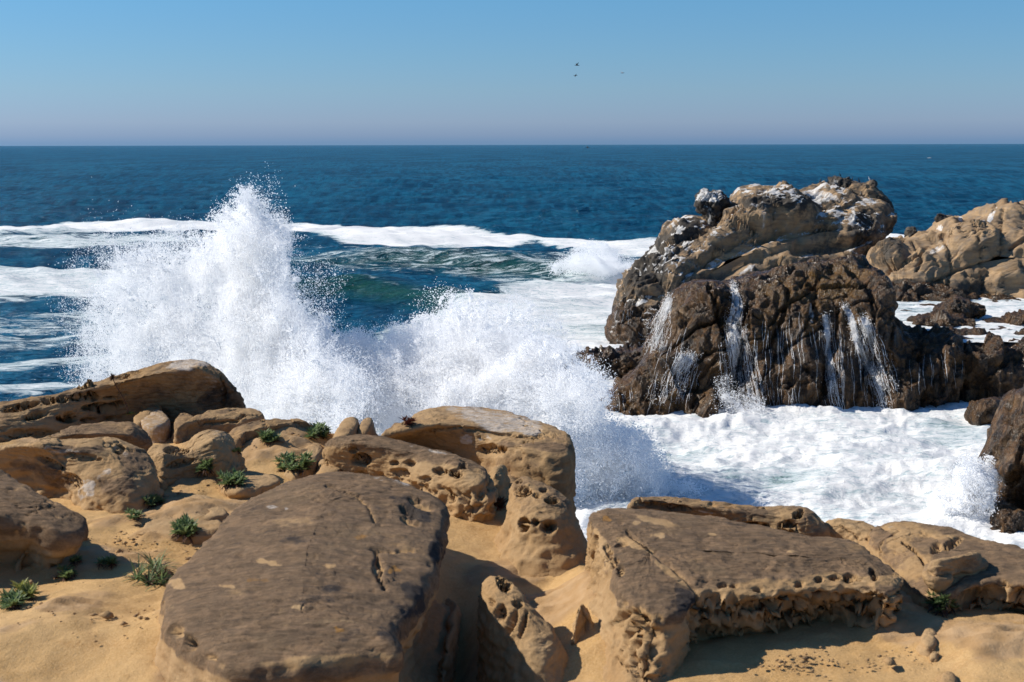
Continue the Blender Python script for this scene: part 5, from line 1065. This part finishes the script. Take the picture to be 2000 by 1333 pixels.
plant(1838, 1192, 36, 8, 'green rosette plant with brown dead leaves on the right hand sand', seed=14)
plant(968, 990, 20, 6, 'dark dead plant in the cleft left of the eroded knob', 'dry', 15)
plant(462, 886, 12, 3, 'small yellowing plant under the saddle shaped boulder horn', seed=16, mats=(M_PALELEAF, M_RED))
plant(405, 920, 22, 6, 'shaded green plant below the saddle shaped boulder', seed=17)
plant(300, 985, 22, 6, 'shaded green plant right of the streaked boulder foot', seed=18)
plant(262, 1014, 16, 4, 'dim green plant deep in the boulder shadow', seed=19)

def join(parts):
    V, F, o = [], [], 0
    for v, f in parts: V.append(v); F.append(f + o); o += len(v)
    return np.concatenate(V), np.concatenate(F)
# dried flower stalk in front of the domed boulder
c = land(250, 812); print('STALK', c); c = PY(250, 812, min(c[1] - .05, 9.6)); u = np.linalg.norm(c - EYE) / FPX
T = tag(empty('flower_stalk', tuple(c)), 'dried brown flower stalk with withered head in front of the domed boulder', 'plant')
top = np.array([-22 * u, 0, 72 * u])
pth = [top * t + np.array([4 * u * math.sin(t * 5), 0, 0]) for t in np.linspace(0, 1, 9)]
V, F = tube(pth, np.linspace(1.3 * u, .8 * u, 9), 6); link('stem', raw_mesh('stem', V, F), M_DRY, T)
hv, hf = [], []
g = np.random.default_rng(5)
for k in range(46):
    th, el = g.uniform(0, 6.28), g.uniform(-.5, 1.3)
    blade(hv, hf, pth[-1], np.array([math.cos(th) * math.cos(el), math.sin(th) * math.cos(el), math.sin(el)]), 11 * u * g.uniform(.5, 1), 1.6 * u, .5, 3, .4, .4)
add_mesh('flower_head', hv, hf, M_DRY, T)
lv, lf = [], []
for k in range(12):
    th = g.uniform(0, 6.28); blade(lv, lf, np.array([6 * u, 0, 2 * u]), np.array([math.cos(th), math.sin(th), g.uniform(.2, .9)]), 12 * u, 3.0 * u, .6, 4, .4, .3)
add_mesh('leaf', lv, lf, M_PALELEAF, T)

# ------------------------------------------------------------------ birds
M_CORM = mat_plain('black_feathers', (0.016, 0.016, 0.018), .6, .3, .3, 20)
M_GULL = mat_plain('white_feathers', (0.75, 0.75, 0.74), .7, .3, .05, 20)
M_GREY = mat_plain('grey_feathers', (0.30, 0.31, 0.33), .7, .3, .1, 20)
M_BROWN = mat_plain('brown_feathers', (0.10, 0.08, 0.065), .7, .3, .2, 20)
def perch(px, py):
    for k in range(26):
        d = ray(px, py + k); d = d / np.linalg.norm(d); ok, loc, *_ = scn.ray_cast(DG, Vector(EYE), Vector(d))
        if ok and 80 < loc[1] < 135: return np.array(loc)
    return PY(px, py, 94)
def standing_bird(px, py, h, face, label, name, mat, cat, group, upright=1.0):
    c = perch(px, py); s = h
    P = np.array([(-.34, 0, .10), (-.22, 0, .20), (-.08, 0, .32), (.03, 0, .48), (.09, 0, .64), (.09, 0, .78), (.12, 0, .88), (.17, 0, .95), (.25, 0, .955), (.36, 0, .93)])
    P[:, 2] = P[:, 2] * (.55 + .45 * upright); P[:, 0] *= (1.6 - .6 * upright); P[:, 0] *= face
    r = np.array([.02, .07, .135, .14, .10, .06, .052, .066, .03, .006])
    V, F = tube(P * s, r * s, 10)
    parts = [(V, F)]
    for sd in (-1, 1): parts.append(tube(np.array([(.0, sd * .05, .28), (.02 * face, sd * .055, .1), (.06 * face, sd * .06, -.04)]) * s, np.array([.025, .018, .022]) * s, 5))
    V, F = join(parts); o = link(name, raw_mesh(name, V, F), mat, None, tuple(c)); tag(o, label, cat, group)
    if mat is M_GULL:
        w, f = tube(np.array([(-.36, 0, .22), (-.2, 0, .34), (0, 0, .44)]) * s * np.array([face * (1.6 - .6 * upright), 1, .55 + .45 * upright]), np.array([.02, .12, .04]) * s * 1.12, 8); link('folded_wing', raw_mesh('folded_wing', w, f), M_GREY, o)
    return o
CG = 'black cormorants perched on the tall sea stack'
for px, py, h, fc, lab in [(1602, 358, .42, 1, 'black cormorant perched leftmost along the top of the tall sea stack'), (1617, 358, .30, -1, 'small hunched cormorant second from left on the tall sea stack'),
                           (1625, 356, .34, 1, 'cormorant just left of the crown block on the tall sea stack'), (1641, 346, .36, -1, 'cormorant standing highest, on the crown block of the tall sea stack'),
                           (1664, 354, .36, 1, 'broad cormorant right of the crown block'), (1678, 356, .42, -1, 'slim cormorant between the crown block and the gull')]:
    standing_bird(px, py, h, fc, lab, 'cormorant', M_CORM, 'cormorant', CG)
standing_bird(1698, 353, .36, -1, 'white gull standing on the pointed horn of the tall sea stack', 'gull', M_GULL, 'gull', None, .75)
standing_bird(1988, 398, .36, -1, 'brown bird resting on the ridge of the rock hill', 'bird', M_BROWN, 'bird', None, .2)
def flying_bird(px, py, Y, span, head, bank, up, label, mat, name='bird', group='birds flying over the sea'):
    c = PY(px, py, Y); s = span * 1.35
    body = tube(np.array([(-.30, 0, 0), (-.2, 0, 0), (-.05, 0, 0), (.1, 0, 0), (.2, 0, .01), (.27, 0, .015), (.34, 0, .01)]) * s, np.array([(.05, .01), (.035, .025), (.055, .05), (.05, .045), (.026, .026), (.03, .03), (.004, .004)]) * s, 8)
    parts = [body]
    for sd in (-1, 1):
        el = up[0] if sd < 0 else up[1]
        P = []
        for t, ch, th in ((0, .10, .02), (.35, .11, .015), (.7, .075, .01), (1.0, .012, .004)):
            e = el * (1 if t < .4 else .75); y = sd * (.04 + t * .46 * math.cos(e)); z = .02 + t * .46 * math.sin(e)
            x = .04 - .10 * t * t
            P.append([(x + ch * .5, y, z), (x, y, z + th), (x - ch * .9, y, z), (x, y, z - th)])
        P = np.array(P).reshape(-1, 3) * s; parts.append((P, grid_faces(4, 4, True)))
    V, F = join(parts)
    o = link(name, raw_mesh(name, V, F), mat, None, tuple(c)); o.rotation_euler = (bank, 0, head)
    return tag(o, label, 'bird', group)
flying_bird(1127, 128, 120, .52, math.radians(200), .3, (1.2, .55), 'dark bird flying with raised wing, highest of the flock in the sky', M_CORM)
flying_bird(1124, 148, 125, .42, math.radians(160), -.4, (.2, -.25), 'dark bird gliding just below the highest bird', M_CORM)
flying_bird(1216, 143, 170, .60, math.radians(20), .3, (.5, .25), 'faint bird flying alone at the right of the sky pair', M_GREY)
flying_bird(1148, 289, 160, .55, math.radians(20), .5, (.6, .2), 'dark bird skimming low over the horizon line', M_CORM)
flying_bird(1815, 309, 170, .60, math.radians(175), .1, (.25, .2), 'white bird flying over open sea above the rock hill', M_GULL)
flying_bird(1133, 320, 190, .45, math.radians(30), .3, (.5, .1), 'tiny dark bird low over open sea beneath the skimming bird', M_CORM)
